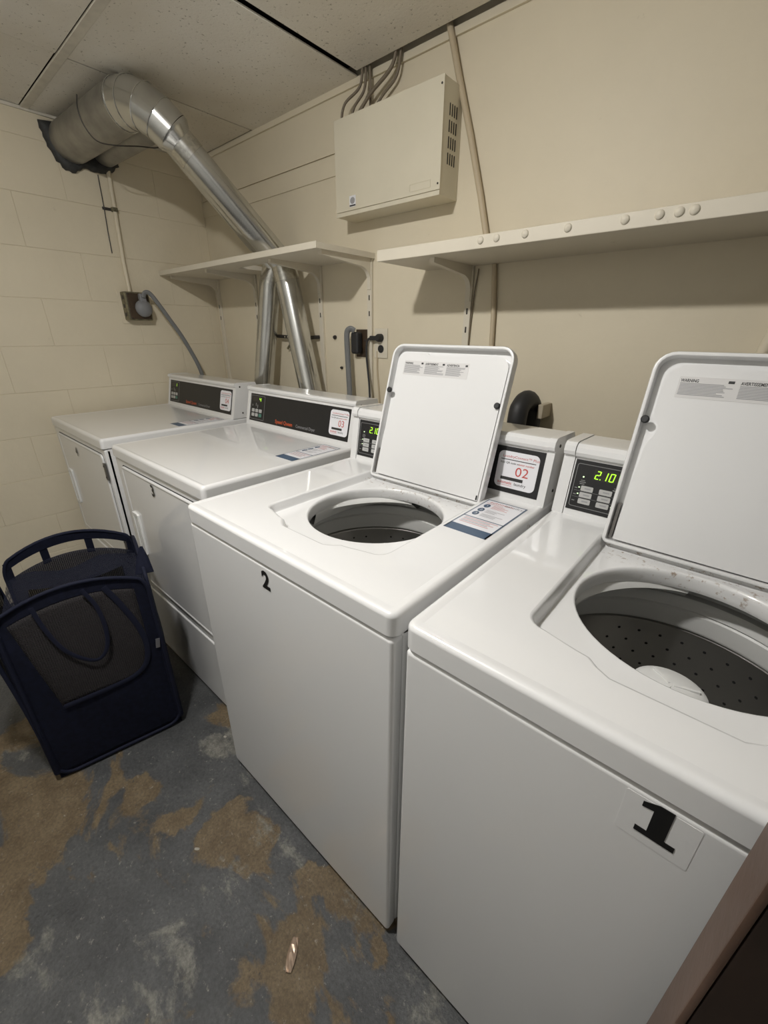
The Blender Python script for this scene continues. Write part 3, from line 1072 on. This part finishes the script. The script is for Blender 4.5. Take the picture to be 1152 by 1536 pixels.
# board with a notch cut out for the ducts
board = [(0.004, -.302), (1.284, -.302), (1.284, 0), (0.935, 0), (0.935, -.20), (0.60, -.20), (0.60, 0), (0.004, 0)]
slab('board', [board], frame((0, 0, 1.557), (1, 0, 0), (0, 1, 0)), 0, .019, 'shelf', s1)
box('nosing', 0.004, 1.284, -.309, -.302, 1.556, 1.578, 'shelf', s1, .002)
for x in (0.05, 0.43, 0.950, 1.262):
    bracket(s1, x, 1.557, .302, .62 if x < 1.2 else .60, 0)
s2 = thing('wall_shelf', 'long cream painted shelf with raised bolt heads above the washers', 'shelf', (0, 0, 0))
box('board', 1.547, RX - .004, -.270, 0, 1.495, 1.520, 'shelf', s2, .002)
box('nosing', 1.545, RX - .004, -.280, -.270, 1.494, 1.5265, 'shelf', s2, .003)
for x in (1.735, 2.62):
    bracket(s2, x, 1.495, .270, .62, 0)
for x in (1.92, 1.967, 2.045, 2.15, 2.272, 2.337, 2.372, 2.398, 2.60, 2.85):
    lathe('bolt_head', [(.0095, 0), (.009, .002), (.006, .0042), (.0001, .005)], None, 'shelf', s2, 14, 60, frame((x, -.280, 1.513), (1, 0, 0), (0, 0, 1)))

# ================================================================== CONTROL CABINET AND CABLES
bx0, bx1, bz0, bz1, bd = 1.180, 1.655, 1.690, 1.980, .105
cb = thing('control_cabinet', 'beige metal control cabinet on the wall above the shelves', 'cabinet', (bx0, 0, bz0))
T = lambda *a: box(*a)
o = box('body', 0, bx1 - bx0, -bd + .004, -.0005, 0, bz1 - bz0, 'cabinet_beige', cb, .002)
cov = box('cover', -.001, bx1 - bx0 + .001, -bd, -bd + .0045, .014, bz1 - bz0 + .001, 'cabinet_beige', cb, .0015)
box('lower_strip', -.001, bx1 - bx0 + .001, -bd - .0005, -bd + .0045, -.001, .0125, 'cabinet_beige', cb, .0015)
VF = frame((bx1 - bx0, 0, 0), (0, 1, 0), (0, 0, 1))
for r_ in range(4):
    for c_ in range(4):
        yy = -.070 + c_ * .0125
        zz = .085 + r_ * .040
        slab('vent_slot', [rrect(yy, yy + .005, zz, zz + .030, .002)], VF, -.001, .0006, 'gap_shade', o)
CF = frame((0, -bd, 0), (1, 0, 0), (0, 0, 1))
bdg = slab('badge', [rrect(.072, .104, .024, .058, .001)], CF, 0, .0008, 'sticker', cb)
slab('emblem', [[(.088 + .012 * cos(a * pi / 10), .043 + .0105 * sin(a * pi / 10)) for a in range(20)]], CF, .0008, .0014, 'grey_print', bdg)
slab('badge_bar', [[(.073, .0255), (.103, .0255), (.103, .030), (.073, .030)]], CF, .0008, .0014, 'dark_print', bdg)
ringframe(rrect(.355, .440, .024, .046, .001), rrect(.357, .438, .026, .044, .001), CF, 0, .0012, 'nameplate', 'cabinet_beige', cb)
for x, z in ((.468, .270), (.468, .030)):
    screw('cover_screw', frame((x, -bd, z), (1, 0, 0), (0, 0, 1)), .003, cov)

cabs = [
    ([(1.262, -.035, 2.14), (1.245, -.035, 2.08), (1.185, -.05, 2.045), (1.170, -.055, 2.0), (1.186, -.055, 1.978)], 'loose grey brown cable curving down to the cabinet top, leftmost of the bundle'),
    ([(1.272, -.030, 2.14), (1.262, -.030, 2.07), (1.215, -.035, 2.03), (1.20, -.04, 1.978)], 'grey brown cable second from the left above the wall cabinet'),
    ([(1.285, -.026, 2.14), (1.283, -.02, 2.06), (1.275, -.015, 1.999)], 'straight grey brown cable going down behind the wall cabinet'),
    ([(1.412, -.030, 2.14), (1.385, -.032, 2.09), (1.30, -.04, 2.045), (1.245, -.045, 2.0), (1.238, -.045, 1.978)], 'thick grey brown cable swooping left from the ceiling onto the cabinet'),
    ([(1.425, -.024, 2.14), (1.405, -.024, 2.07), (1.345, -.03, 2.03), (1.29, -.04, 1.978)], 'grey brown cable nearest the leaning conduit, dropping onto the cabinet'),
]
for k, (p, lab) in enumerate(cabs):
    c_ = tube('cable', spline(p, 8), .0045 if k != 3 else .0058, 'cable', None, 8)
    tag(c_, lab, 'cable', 'cables above the cabinet')
# conduit: leaning upper length and the length below the shelf
cd = tube('wall_conduit', [(1.597, -.016, 2.15), (1.643, -.013, 2.01), (1.700, -.012, 1.85), (1.752, -.012, 1.69), (1.800, -.012, 1.5285)], .0100, 'conduit', None, 10)
tag(cd, 'thin tan conduit leaning from the ceiling down to the long shelf', 'conduit')
cd2 = tube('wall_conduit', [(1.824, -.010, 1.4935), (1.838, -.010, 1.35), (1.850, -.010, 1.10), (1.852, -.010, .90)], .0085, 'conduit', None, 10)
tag(cd2, 'thin tan conduit on the wall below the long shelf, behind the lid', 'conduit')
wr = tube('wire', spline([(1.765, -.006, 1.485), (1.755, -.006, 1.40), (1.748, -.006, 1.25), (1.752, -.006, 1.05)], 6), .0022, 'cable', None, 6)
tag(wr, 'thin wire running down beside the long shelf bracket', 'wire')

# ================================================================== EXHAUST DUCTS
def elbow_path(p0, d0, d1, R, n=10):
    """arc that turns direction d0 into d1 starting at p0"""
    d0 = Vector(d0).normalized(); d1 = Vector(d1).normalized()
    ang = d0.angle(d1)
    axis = d0.cross(d1).normalized()
    c_ = Vector(p0) + axis.cross(d0) * R
    v0 = Vector(p0) - c_
    return [c_ + Matrix.Rotation(ang * i / n, 3, axis) @ v0 for i in range(n + 1)]


A0, A1 = Vector((0.0, -.600, 2.043)), Vector((.575, -.572, 2.040))
dA = (A1 - A0).normalized()
SH = Vector((.842, -.140, 1.578))
da = thing('exhaust_duct', 'large galvanised exhaust duct bending down through the short shelf to dryer 3', 'duct', (0, 0, 0))
tube('wall_pipe', [A0 + dA * .012, A1], .0765, 'duct_dusty', da, 32)
# gored elbow: four rings that turn the big pipe towards the thin pipe, then a reducer
dB = (SH - Vector((.765, -.50, 1.950))).normalized()
ep = elbow_path(A1, dA, dB, .150, 4)
def gored(path, r0, r1, parent, seg=32):
    path = [Vector(p) for p in path]
    v_, f_ = tubedata(path, [r0 + (r1 - r0) * i / (len(path) - 1) for i in range(len(path))], seg)
    for i in range(len(path) - 1):
        vv = v_[i * seg:(i + 2) * seg]
        mesh('elbow_section', vv, [(k, (k + 1) % seg, seg + (k + 1) % seg, seg + k) for k in range(seg)], 'duct', parent, 50)


gored(ep, .0765, .0715, da)
for i in range(0, 4):
    t_ = (ep[i + 1] - ep[i]).normalized() if i == 0 else (ep[i + 1] - ep[i - 1]).normalized()
    u = t_.orthogonal().normalized(); w_ = t_.cross(u)
    tube('seam', [ep[i] + (u * cos(a * pi / 16) + w_ * sin(a * pi / 16)) * (.0775 - .00125 * i) for a in range(32)], .0018, 'duct', da, 6, True)
E1 = ep[-1]
dB = (SH - E1).normalized()
tube('reducer', [E1 - dB * .004, E1 + dB * .008, E1 + dB * .030, E1 + dB * .05], [.0715, .070, .0535, .0535], 'duct', da, 32)
u = dB.orthogonal().normalized(); w_ = dB.cross(u)
for q, rr in ((.075, .0545),):
    tube('foil_tape', [E1 + dB * .034, E1 + dB * .085], [.0545, .0545], 'foil', da, 24)
dn = tube('down_pipe', [E1 + dB * .04, SH + dB * .02], .052, 'duct', da, 32)
v_ = Vector((0, 0, 1)).cross(dB).normalized()
tube('lower_pipe', [(.842, -.130, 1.60), (.856, -.118, 1.50), (.966, -.118, 1.06), (1.01, -.12, .90)], .0525, 'duct', da, 32)
tube('collar', [(.842, -.130, 1.60), (.857, -.118, 1.495)], .0545, 'foil', da, 28)

db = thing('exhaust_duct', 'thin galvanised exhaust duct behind the large one, ending straight down at dryer 4', 'duct', (0, 0, 0))
B0, B1 = Vector((0.0, -.468, 2.036)), Vector((.50, -.445, 2.034))
dBB = (B1 - B0).normalized()
tube('wall_pipe', [B0 + dBB * .012, B1], .0515, 'duct_dusty', db, 28)
SB = Vector((.712, -.060, 1.57))
eb = elbow_path(B1, dBB, (SB - Vector((.595, -.40, 2.0))).normalized(), .06, 5)
gored(eb, .0515, .0505, db, 28)
tube('down_pipe', [eb[-1], SB], .0505, 'duct', db, 28)
tube('lower_pipe', [(.700, -.062, 1.58), (.672, -.080, 1.50), (.590, -.115, 1.05), (.57, -.13, .90)], .0495, 'duct', db, 32)
tube('collar', [(.700, -.062, 1.585), (.671, -.080, 1.495)], .0515, 'foil', db, 28)

# sealant around the wall holes
rim2d = [(-.700, 2.10), (-.694, 2.06), (-.686, 2.01), (-.665, 1.965), (-.635, 1.940), (-.600, 1.936), (-.570, 1.955), (-.545, 1.962), (-.515, 1.958), (-.480, 1.962), (-.440, 1.972), (-.412, 2.0), (-.404, 2.04), (-.410, 2.08), (-.43, 2.10), (-.55, 2.104)]
rim3 = []
for k, (y, z) in enumerate(rim2d):
    y2, z2 = rim2d[(k + 1) % len(rim2d)]
    for s in range(3):
        f = s / 3
        rim3.append((y + (y2 - y) * f + random.uniform(-.004, .004), z + (z2 - z) * f + random.uniform(-.004, .004)))
SF = Matrix(((0, 0, 1, 0), (1, 0, 0, 0), (0, 1, 0, 0), (0, 0, 0, 1)))
outer_l = rim3
vs_, fs = [], []
nn = len(rim3)
cyx = Vector((-.55, 2.03))
for sc, h in ((1.0, 0.0015), (1.0, .008), (.93, .020), (.80, .026), (.6, .020)):
    for (y, z) in rim3:
        p = cyx + (Vector((y, z)) - cyx) * sc
        vs_.append((h + random.uniform(-.002, .002) * (h > .005), p.x, p.y))
for i in range(4):
    for k in range(nn):
        k2 = (k + 1) % nn
        fs.append((i * nn + k, i * nn + k2, (i + 1) * nn + k2, (i + 1) * nn + k))
fs.append(tuple(4 * nn + k for k in range(nn)))
tag(mesh('duct_sealant', vs_, fs, 'sealant', None, 60), 'lumpy dark sealant around both ducts where they enter the wall', 'sealant')
# wire loop that holds both horizontal pipes
lo = [(.40, -.664, 2.085), (.40, -.672, 2.04), (.40, -.662, 1.995), (.405, -.63, 1.957), (.42, -.57, 1.955), (.44, -.49, 1.968), (.455, -.42, 1.978), (.46, -.385, 2.01), (.46, -.378, 2.07), (.45, -.39, 2.12)]
tag(tube('hanger_wire', spline(lo, 5), .0022, 'screw', None, 6), 'thin black wire looped under the two horizontal ducts', 'wire')
# perforated strap that ties the lower ducts
st = thing('hanger_strap', 'dark perforated metal strap across the two lower ducts', 'strap', (0, 0, 0))
sp = [(.60, -.030, 1.264), (.66, -.030, 1.262), (.72, -.030, 1.260), (.80, -.030, 1.258), (.86, -.030, 1.258), (.90, -.022, 1.26), (.94, -.016, 1.262)]
tube('strap_band', spline(sp, 5), .008, 'screw', st, 8, flat=.3, up=(0, 1, 0))
sp2 = [(.69, -.020, 1.205), (.73, -.022, 1.232), (.78, -.024, 1.255)]
tube('strap_tail', sp2, .006, 'dirty_metal', st, 8)
for k in range(5):
    x = .690 + k * .022
    lathe('strap_hole', [(.0038, 0), (.0001, .0006)], None, 'wall', st, 8, 40, frame((x, -.0326, 1.2605), (1, 0, 0), (0, 0, 1)))
for x, z, lab in ((1.035, 1.262, 'dark bolt in the wall right of the slanted lower duct'), (.80, 1.135, 'small dark screw in the wall between the two lower ducts'), (1.075, 1.13, 'small dark screw in the wall below the strap end')):
    tag(screw('wall_screw', frame((x, -.0005, z), (1, 0, 0), (0, 0, 1)), .009 if z > 1.2 else .006, None, 'screw', .012), lab, 'screw', 'wall screws by the ducts')

# ================================================================== LEFT WALL OUTLET
tag(tube('wall_conduit', [(.011, -.462, 1.985), (.011, -.470, 1.80), (.012, -.480, 1.60), (.018, -.482, 1.468)], .0095, 'block', None, 12), 'cream painted vertical conduit on the block wall above the brown outlet', 'conduit')
cl = thing('conduit_clamp', 'small rusty clamp holding the conduit to the block wall', 'clamp', (0, -.47, 1.82))
box('strap', .0005, .0235, -.014, .012, -.009, .009, 'dirty_metal', cl, .003)
box('ear', .0005, .004, -.050, -.013, -.006, .006, 'screw', cl, .001)
screw('ear_screw', frame((.004, -.035, 0), (0, 1, 0), (0, 0, 1)), .005, cl)
tag(tube('wire', [(.003, -.508, 1.95), (.003, -.512, 1.82), (.003, -.518, 1.72), (.003, -.520, 1.635)], .0022, 'screw', None, 6), 'thin dark wire running beside the conduit on the block wall', 'wire')

ob = thing('outlet_box', 'square metal outlet box with dark brown face on the block wall', 'outlet', (0, -.465, 1.400))
box('metal_box', .0005, .058, -.060, .058, -.066, .066, 'dirty_metal', ob, .004)
box('face_plate', .058, .066, -.052, .050, -.060, .060, 'brown_plate', ob, .003)
box('mud_ring', .0005, .004, -.075, .070, -.082, .076, 'block', ob, .002)
for zz in (-.04, 0.0, .04):
    lathe('knockout', [(.010, 0), (.010, .001), (.0001, .0012)], None, 'screw', ob, 12, 40, frame((.030, -.060, zz), (1, 0, 0), (0, 0, 1)))
for y_, z_ in ((-.047, .055), (-.047, -.055)):
    screw('plate_screw', frame((.066, y_, z_), (0, 1, 0), (0, 0, 1)), .004, ob)
# plug with cord of dryer 4
pc = thing('power_plug', 'grey round dryer plug with cord in the outlet on the block wall', 'plug', (.066, -.452, 1.40))
lathe('plug_body', [(.036, 0), (.040, .006), (.040, .018), (.030, .030), (.012, .034), (.0001, .034)], None, 'plug_grey', pc, 24, 40, frame((0, 0, -.010), (0, 1, 0), (0, 0, 1)))
box('plug_neck', .002, .030, -.016, .016, .016, .058, 'plug_grey', pc, .006)
cpts = [(.100, -.452, 1.440), (.104, -.442, 1.462), (.110, -.420, 1.458), (.118, -.385, 1.402), (.120, -.347, 1.338), (.121, -.302, 1.262), (.122, -.266, 1.186), (.124, -.238, 1.115), (.126, -.222, 1.05), (.126, -.218, .96)]
cpts = [(x - .066, y + .452, z - 1.40) for x, y, z in cpts]
tube('cord', spline(cpts, 6), .0105, 'grey_cord', pc, 12, flat=.5, up=(1, 0, 0))

# ================================================================== BACK WALL OUTLETS
ob3 = thing('wall_outlet', 'dark brown square outlet plate on the wall behind dryer 3', 'outlet', (1.21, 0, 1.24))
box('plate', -.034, .036, -.007, -.0005, -.058, .056, 'brown_plate', ob3, .003)
box('plate_edge', -.038, .042, -.003, -.0004, -.063, .062, 'wall', ob3, .001)
screw('plate_screw', frame((.022, -.007, .012), (1, 0, 0), (0, 0, 1)), .005, ob3)
pg = thing('power_plug', 'dark angled dryer plug with flat grey cord on the brown plate', 'plug', (1.205, -.007, 1.24))
bmx = box_bm(-.030, .014, -.036, -.0008, -.044, .046, .010, 3)
frombm('plug_body', bmx, 'black_rubber', pg, 40)
cpts = [(-.008, -.030, .050), (-.022, -.040, .058), (-.038, -.044, .048), (-.043, -.044, .02), (-.043, -.042, -.05), (-.036, -.045, -.14), (-.028, -.05, -.22), (-.02, -.06, -.34)]
tube('cord', spline(cpts, 6), .0125, 'grey_cord', pg, 12, flat=.55, up=(0, 1, 0))

ow = thing('wall_outlet', 'cream duplex outlet with black receptacles behind the open lid of washer 2', 'outlet', (1.322, 0, 1.241))
box('plate', -.036, .036, -.005, -.0005, -.059, .059, 'shelf', ow, .002)
for z_ in (.022, -.022):
    lathe('receptacle', [(.016, 0), (.016, .002), (.014, .003), (.0001, .003)], None, 'black_rubber', ow, 18, 40, frame((0, -.005, z_), (1, 0, 0), (0, 0, 1)))
pk = thing('power_plug', 'small black plug with thin black cord in the cream outlet', 'plug', (1.322, -.008, 1.263))
lathe('plug_body', [(.016, 0), (.016, .014), (.012, .022), (.0001, .022)], None, 'black_rubber', pk, 18, 40, frame((0, -.0005, 0), (1, 0, 0), (0, 0, 1)))
frombm('plug_neck', box_bm(-.046, -.006, -.022, -.006, -.010, .008, .004, 2), 'black_rubber', pk, 40)
tube('cord', spline([(-.040, -.014, -.001), (-.056, -.018, -.008), (-.061, -.022, -.035), (-.058, -.024, -.09), (-.045, -.028, -.16), (-.033, -.034, -.23), (-.028, -.04, -.32)], 6), .0048, 'black_rubber', pk, 8)
tag(tube('wire', spline([(1.300, -.004, 1.21), (1.300, -.004, 1.13), (1.308, -.004, 1.06), (1.318, -.006, .96)], 6), .004, 'conduit', None, 6), 'thin tan wire on the wall below the duplex outlet', 'wire')

# drain hoses behind the washers
def hose(x, top, label, bracket_):
    h = thing('drain_hose', label, 'hose', (x, 0, 0), 'drain hoses behind the washers')
    pts = [(0, -.150, .60), (0, -.150, .85), (0, -.146, top - .085), (0, -.128, top - .045), (.002, -.095, top - .031), (.004, -.062, top - .045), (.006, -.045, top - .085), (.006, -.042, .85), (.006, -.042, .60)]
    tube('hose', spline(pts, 6), .030, 'black_rubber', h, 16)
    if bracket_:
        box('hose_clip', .034, .052, -.075, -.0005, top - .090, top - .045, 'tan_plastic', h, .003)
    return h


hose(2.030, 1.118, 'black arched drain hose behind the washer marked 2', True)
hose(2.402, 1.178, 'dark drain hose peeking out behind the open lid of washer 1', True)
tag(tube('water_pipe', [(2.60, -.035, 1.47), (2.585, -.035, 1.33), (2.56, -.035, 1.15), (2.55, -.035, .70)], .013, 'wall', None, 12), 'cream painted pipe on the wall at the right edge, below the long shelf', 'pipe')

# ================================================================== LAUNDRY HAMPER
A = Vector((1.272, -1.448, 0)); B = Vector((1.347, -1.102, 0)); C = Vector((1.012, -1.020, 0)); D = Vector((.930, -1.375, 0))
HH = .585
hm = thing('laundry_hamper', 'navy mesh pop-up laundry hamper standing on the floor before the dryers', 'hamper', (0, 0, 0))
cen = (A + B + C + D) / 4


def panel_pt(P, Q, s, t, bulge=.018, lift=.045, flare=0.0):
    """point on a hamper side; s along the base, t up; the top edge arches up"""
    base = P.lerp(Q, s)
    mid = (P + Q) / 2 - cen
    out = mid.normalized()
    z = HH * t + lift * t * t * (1 - (2 * s - 1) ** 2)
    return base + out * (bulge * sin(pi * min(1, t)) * (1 - (2 * s - 1) ** 2) + flare * t * t) + Vector((0, 0, z + .012))


def panel_grid(name, P, Q, s0, s1, t0, t1, mat, parent, off=0.0, shape=None, **kw):
    ns, nt_ = (18, 18) if shape is None else (56, 56)
    vs_, fs = [], []
    out = ((P + Q) / 2 - cen).normalized()
    for j in range(nt_ + 1):
        for i in range(ns + 1):
            s = s0 + (s1 - s0) * i / ns; t = t0 + (t1 - t0) * j / nt_
            # rounded lower corners of the hoop
            vs_.append(panel_pt(P, Q, s, t, **kw) + out * (off + .0025 * sin(9 * s + 5 * t) * sin(7 * t)))
    for j in range(nt_):
        for i in range(ns):
            sm, tm = s0 + (s1 - s0) * (i + .5) / ns, t0 + (t1 - t0) * (j + .5) / nt_
            if shape and not shape(sm, tm):
                continue
            a = j * (ns + 1) + i
            fs.append((a, a + 1, a + ns + 2, a + ns + 1))
    me = bpy.data.meshes.new(name)
    me.from_pydata([tuple(v) for v in vs_], [], fs)
    o = link(name, me, mat, parent, 60)
    sol = o.modifiers.new('thick', 'SOLIDIFY'); sol.thickness = .0012
    return o


def hoop(P, Q, parent, r=.0055, off=.002, **kw):
    pts = []
    out = ((P + Q) / 2 - cen).normalized()
    rr = .13
    seq = []
    for i in range(13):
        seq.append((rr + (1 - 2 * rr) * i / 12, 0.0))
    for i in range(1, 7):
        a = -pi / 2 + pi / 2 * i / 6
        seq.append((1 - rr + rr * cos(a), rr * .6 + rr * .6 * sin(a)))
    for i in range(1, 13):
        seq.append((1.0, rr * .6 + (.92 - rr * .6) * i / 12))
    for i in range(1, 6):
        a = pi / 2 * i / 6
        seq.append((.94 + .06 * cos(a), .92 + .08 * sin(a)))
    for i in range(0, 13):
        seq.append((.94 - .88 * i / 12, 1.0))
    for i in range(1, 6):
        a = pi / 2 + pi / 2 * i / 6
        seq.append((.06 + .06 * cos(a), .92 + .08 * sin(a)))
    for i in range(0, 12):
        seq.append((0.0, .92 - (.92 - rr * .6) * i / 12))
    for i in range(0, 6):
        a = pi + pi / 2 * i / 6
        seq.append((rr + rr * cos(a), rr * .6 + rr * .6 * sin(a)))
    for s, t in seq:
        pts.append(panel_pt(P, Q, s, t, **kw) + out * off)
    return tube('wire_hoop', pts, r, 'navy_band', parent, 8, True)


def win_l(t):
    return .20 - (t - .43) * .26


def win_r(t):
    return .78 + .12 * min(1, (t - .43) / .2) ** .6


def win_b(s):
    return .43 + .05 * s


def patch(pieces, name, mat, parent, off=0.0):
    # pieces: (f(a, b) -> (s, t)) each a grid on the front side, joined edge to edge
    vs_, fs = [], []
    out = ((A + B) / 2 - cen).normalized()
    for f in pieces:
        b0 = len(vs_); n1, n2 = 20, 20
        for j in range(n2 + 1):
            for i in range(n1 + 1):
                s, t = f(i / n1, j / n2)
                vs_.append(panel_pt(A, B, s, t, **kw) + out * (off + .0025 * sin(9 * s + 5 * t) * sin(7 * t)))
        for j in range(n2):
            for i in range(n1):
                a = b0 + j * (n1 + 1) + i
                fs.append((a, a + 1, a + n1 + 2, a + n1 + 1))
    bm = bmesh.new()
    me = bpy.data.meshes.new(name)
    me.from_pydata([tuple(v) for v in vs_], [], fs)
    bm.from_mesh(me)
    bmesh.ops.remove_doubles(bm, verts=bm.verts, dist=.0012)
    bm.to_mesh(me); bm.free()
    o = link(name, me, mat, parent, 60)
    sol = o.modifiers.new('thick', 'SOLIDIFY'); sol.thickness = .0012
    return o


kw = dict(bulge=.012, lift=.05)
T0, T1 = .43, .94
mx = lambda a, b, f: a + (b - a) * f
fr = patch([lambda a, b: (mx(.02, win_l(mx(T0, T1, b)), a), mx(T0, T1, b)),
            lambda a, b: (mx(win_r(mx(T0, T1, b)), .98, a), mx(T0, T1, b)),
            lambda a, b: (mx(.02, win_l(T0), a), mx(.01, T0, b)),
            lambda a, b: (mx(win_l(T0), win_r(T0), a), mx(.01, T0, b)),
            lambda a, b: (mx(win_r(T0), .98, a), mx(.01, T0, b)),
            lambda a, b: (mx(.02, win_l(T1), a), mx(T1, 1.0, b)),
            lambda a, b: (mx(win_l(T1), win_r(T1), a), mx(T1, 1.0, b)),
            lambda a, b: (mx(win_r(T1), .98, a), mx(T1, 1.0, b))], 'front_panel', 'navy', hm)
patch([lambda a, b: (mx(win_l(mx(T0, T1, b)), win_r(mx(T0, T1, b)), a), mx(T0, T1, b))], 'net_window', 'net_window', fr, -.0005)
hoop(A, B, hm, **kw)
for P, Q in ((B, C), (C, D), (D, A)):
    k2 = dict(bulge=.03 if P is D else .015, lift=.065 if P is C else .035, flare=.03 if P is D else 0)
    p_ = panel_grid('side_panel', P, Q, 0.01, .99, 0.0, .55, 'navy', hm, **k2)
    panel_grid('side_net', P, Q, 0.01, .99, .55, .90, 'net', p_, **k2)
    panel_grid('top_band', P, Q, 0.01, .99, .955, 1.0, 'navy', p_, **k2)
    for s_ in ((.0, .06), (.32, .38), (.66, .72), (.94, 1.0)):
        panel_grid('band_tab', P, Q, s_[0], s_[1], .88, .97, 'navy', p_, .001, **k2)
    hoop(P, Q, hm, **k2)
bt = [P + Vector((0, 0, .008)) for P in (A, B, C, D)]
slab('base', [[(p.x * .995 + cen.x * .005, p.y * .995 + cen.y * .005) for p in (A, B, C, D)]], frame((0, 0, .003), (1, 0, 0), (0, 1, 0)), 0, .006, 'navy', hm)
# hanging handle straps on the front and a pulled-up tab at the right corner
outv = ((A + B) / 2 - cen).normalized()


def strap(parent, st_list, w=.010, off=.010):
    pts = [panel_pt(A, B, s, t, **kw) + outv * off for s, t in st_list]
    return tube('handle_strap', spline(pts, 5), w, 'navy_band', parent, 8, flat=.2, up=tuple(outv))


strap(hm, [(.24, .97), (.27, .86), (.33, .74), (.42, .66), (.52, .62), (.60, .66), (.635, .76), (.62, .88), (.56, .97)], .0055)
strap(hm, [(.70, .96), (.78, .86), (.86, .72), (.88, .60), (.84, .50), (.74, .45), (.60, .435), (.40, .43), (.21, .428)], .008, .004)
tube('corner_tab', [B + Vector((-.04, .012, HH + .01)), B + Vector((-.062, .022, HH + .05)), B + Vector((-.075, .03, HH + .085))], [.026, .017, .004], 'navy', hm, 8, flat=.45)
tube('corner_post', [B + Vector((-.004, .0, .03)), B + Vector((-.004, .0, HH * .5)), B + Vector((-.01, .0, HH * .97))], .011, 'navy', hm, 8)
tube('corner_post', [A + Vector((0, 0, .03)), A + Vector((-.004, .0, HH * .5)), A + Vector((-.004, 0, HH * .96))], .010, 'navy', hm, 8)
# folded carrying handle at the left
hl = [(D.lerp(A, .25) + Vector((-.02, -.02, HH - .02))), (D.lerp(A, .35) + Vector((.0, -.045, HH + .015))), (D.lerp(A, .55) + Vector((.0, -.06, HH + .0))), (D.lerp(A, .7) + Vector((.02, -.07, HH - .05))), (D.lerp(A, .8) + Vector((.0, -.03, HH - .12)))]
tube('side_handle', spline(hl, 6), .016, 'navy', hm, 10, flat=.45)
# crumpled top closure net lying across the opening
F_ = Vector((0, 0, HH))
vs_, fs = [], []
N = 14
for j in range(N + 1):
    for i in range(N + 1):
        s, t = i / N, j / N
        p = (A.lerp(B, s)).lerp(D.lerp(C, s), t)
        sag = .055 * sin(pi * s) * sin(pi * t)
        vs_.append(p + Vector((0, 0, HH * .93 - sag + .012 * sin(11 * s) * sin(8 * t))))
for j in range(N):
    for i in range(N):
        if .22 < (j + .5) / N < .80 and .12 < (i + .5) / N < .88:
            continue
        a = j * (N + 1) + i
        fs.append((a, a + 1, a + N + 2, a + N + 1))
me = bpy.data.meshes.new('top_net')
me.from_pydata([tuple(v) for v in vs_], [], fs)
tn = link('top_net', me, 'net', hm, 60)
tgp = panel_pt(B, C, .10, .62)
tgo = ((B + C) / 2 - cen).normalized()
box('care_tag', -.001, .001, -.006, .006, -.017, .017, 'tag', hm, .0005).matrix_local = Matrix.Translation(panel_pt(A, B, .965, .60, **kw) + outv * .006) @ Matrix.Rotation(radians(-12), 4, 'Z') @ Matrix.Rotation(radians(-8), 4, 'X')

# ================================================================== LITTER ON THE FLOOR
rnd = random.Random(5)


def crumple(name, x, y, l, w, h, mat, label, rot=0.0, group='litter on the floor'):
    vs_, fs = [], []
    N1, N2 = 8, 4
    for j in range(N2 + 1):
        for i in range(N1 + 1):
            u, v2 = i / N1 - .5, j / N2 - .5
            ww = w * (1 - 1.6 * u * u)
            px, py = u * l, v2 * ww
            vs_.append((px * cos(rot) - py * sin(rot), px * sin(rot) + py * cos(rot), .0008 + h * (1 - 4 * v2 * v2) * (1 - 3.6 * u * u) * .8 + rnd.uniform(0, h * .4)))
    for j in range(N2):
        for i in range(N1):
            a = j * (N1 + 1) + i
            fs.append((a, a + 1, a + N1 + 2, a + N1 + 1))
    me = bpy.data.meshes.new(name)
    me.from_pydata(vs_, [], fs)
    o = link(name, me, mat)
    o.location = (x, y, 0)
    so = o.modifiers.new('thick', 'SOLIDIFY'); so.thickness = .0006; so.offset = 1
    return tag(o, label, 'litter', group)


crumple('candy_wrapper', 2.136, -1.222, .058, .020, .010, 'wrapper', 'crumpled shiny copper wrapper on the floor before the washers', 2.2)
crumple('paper_scrap', 1.775, -1.262, .013, .006, .002, 'scrap', 'tiny pale scrap on the floor between the hamper and washer 2', .6)
crumple('paper_scrap', 1.52, -1.035, .010, .007, .002, 'scrap', 'tiny pale scrap beside the bottom corner of washer 2', .3)
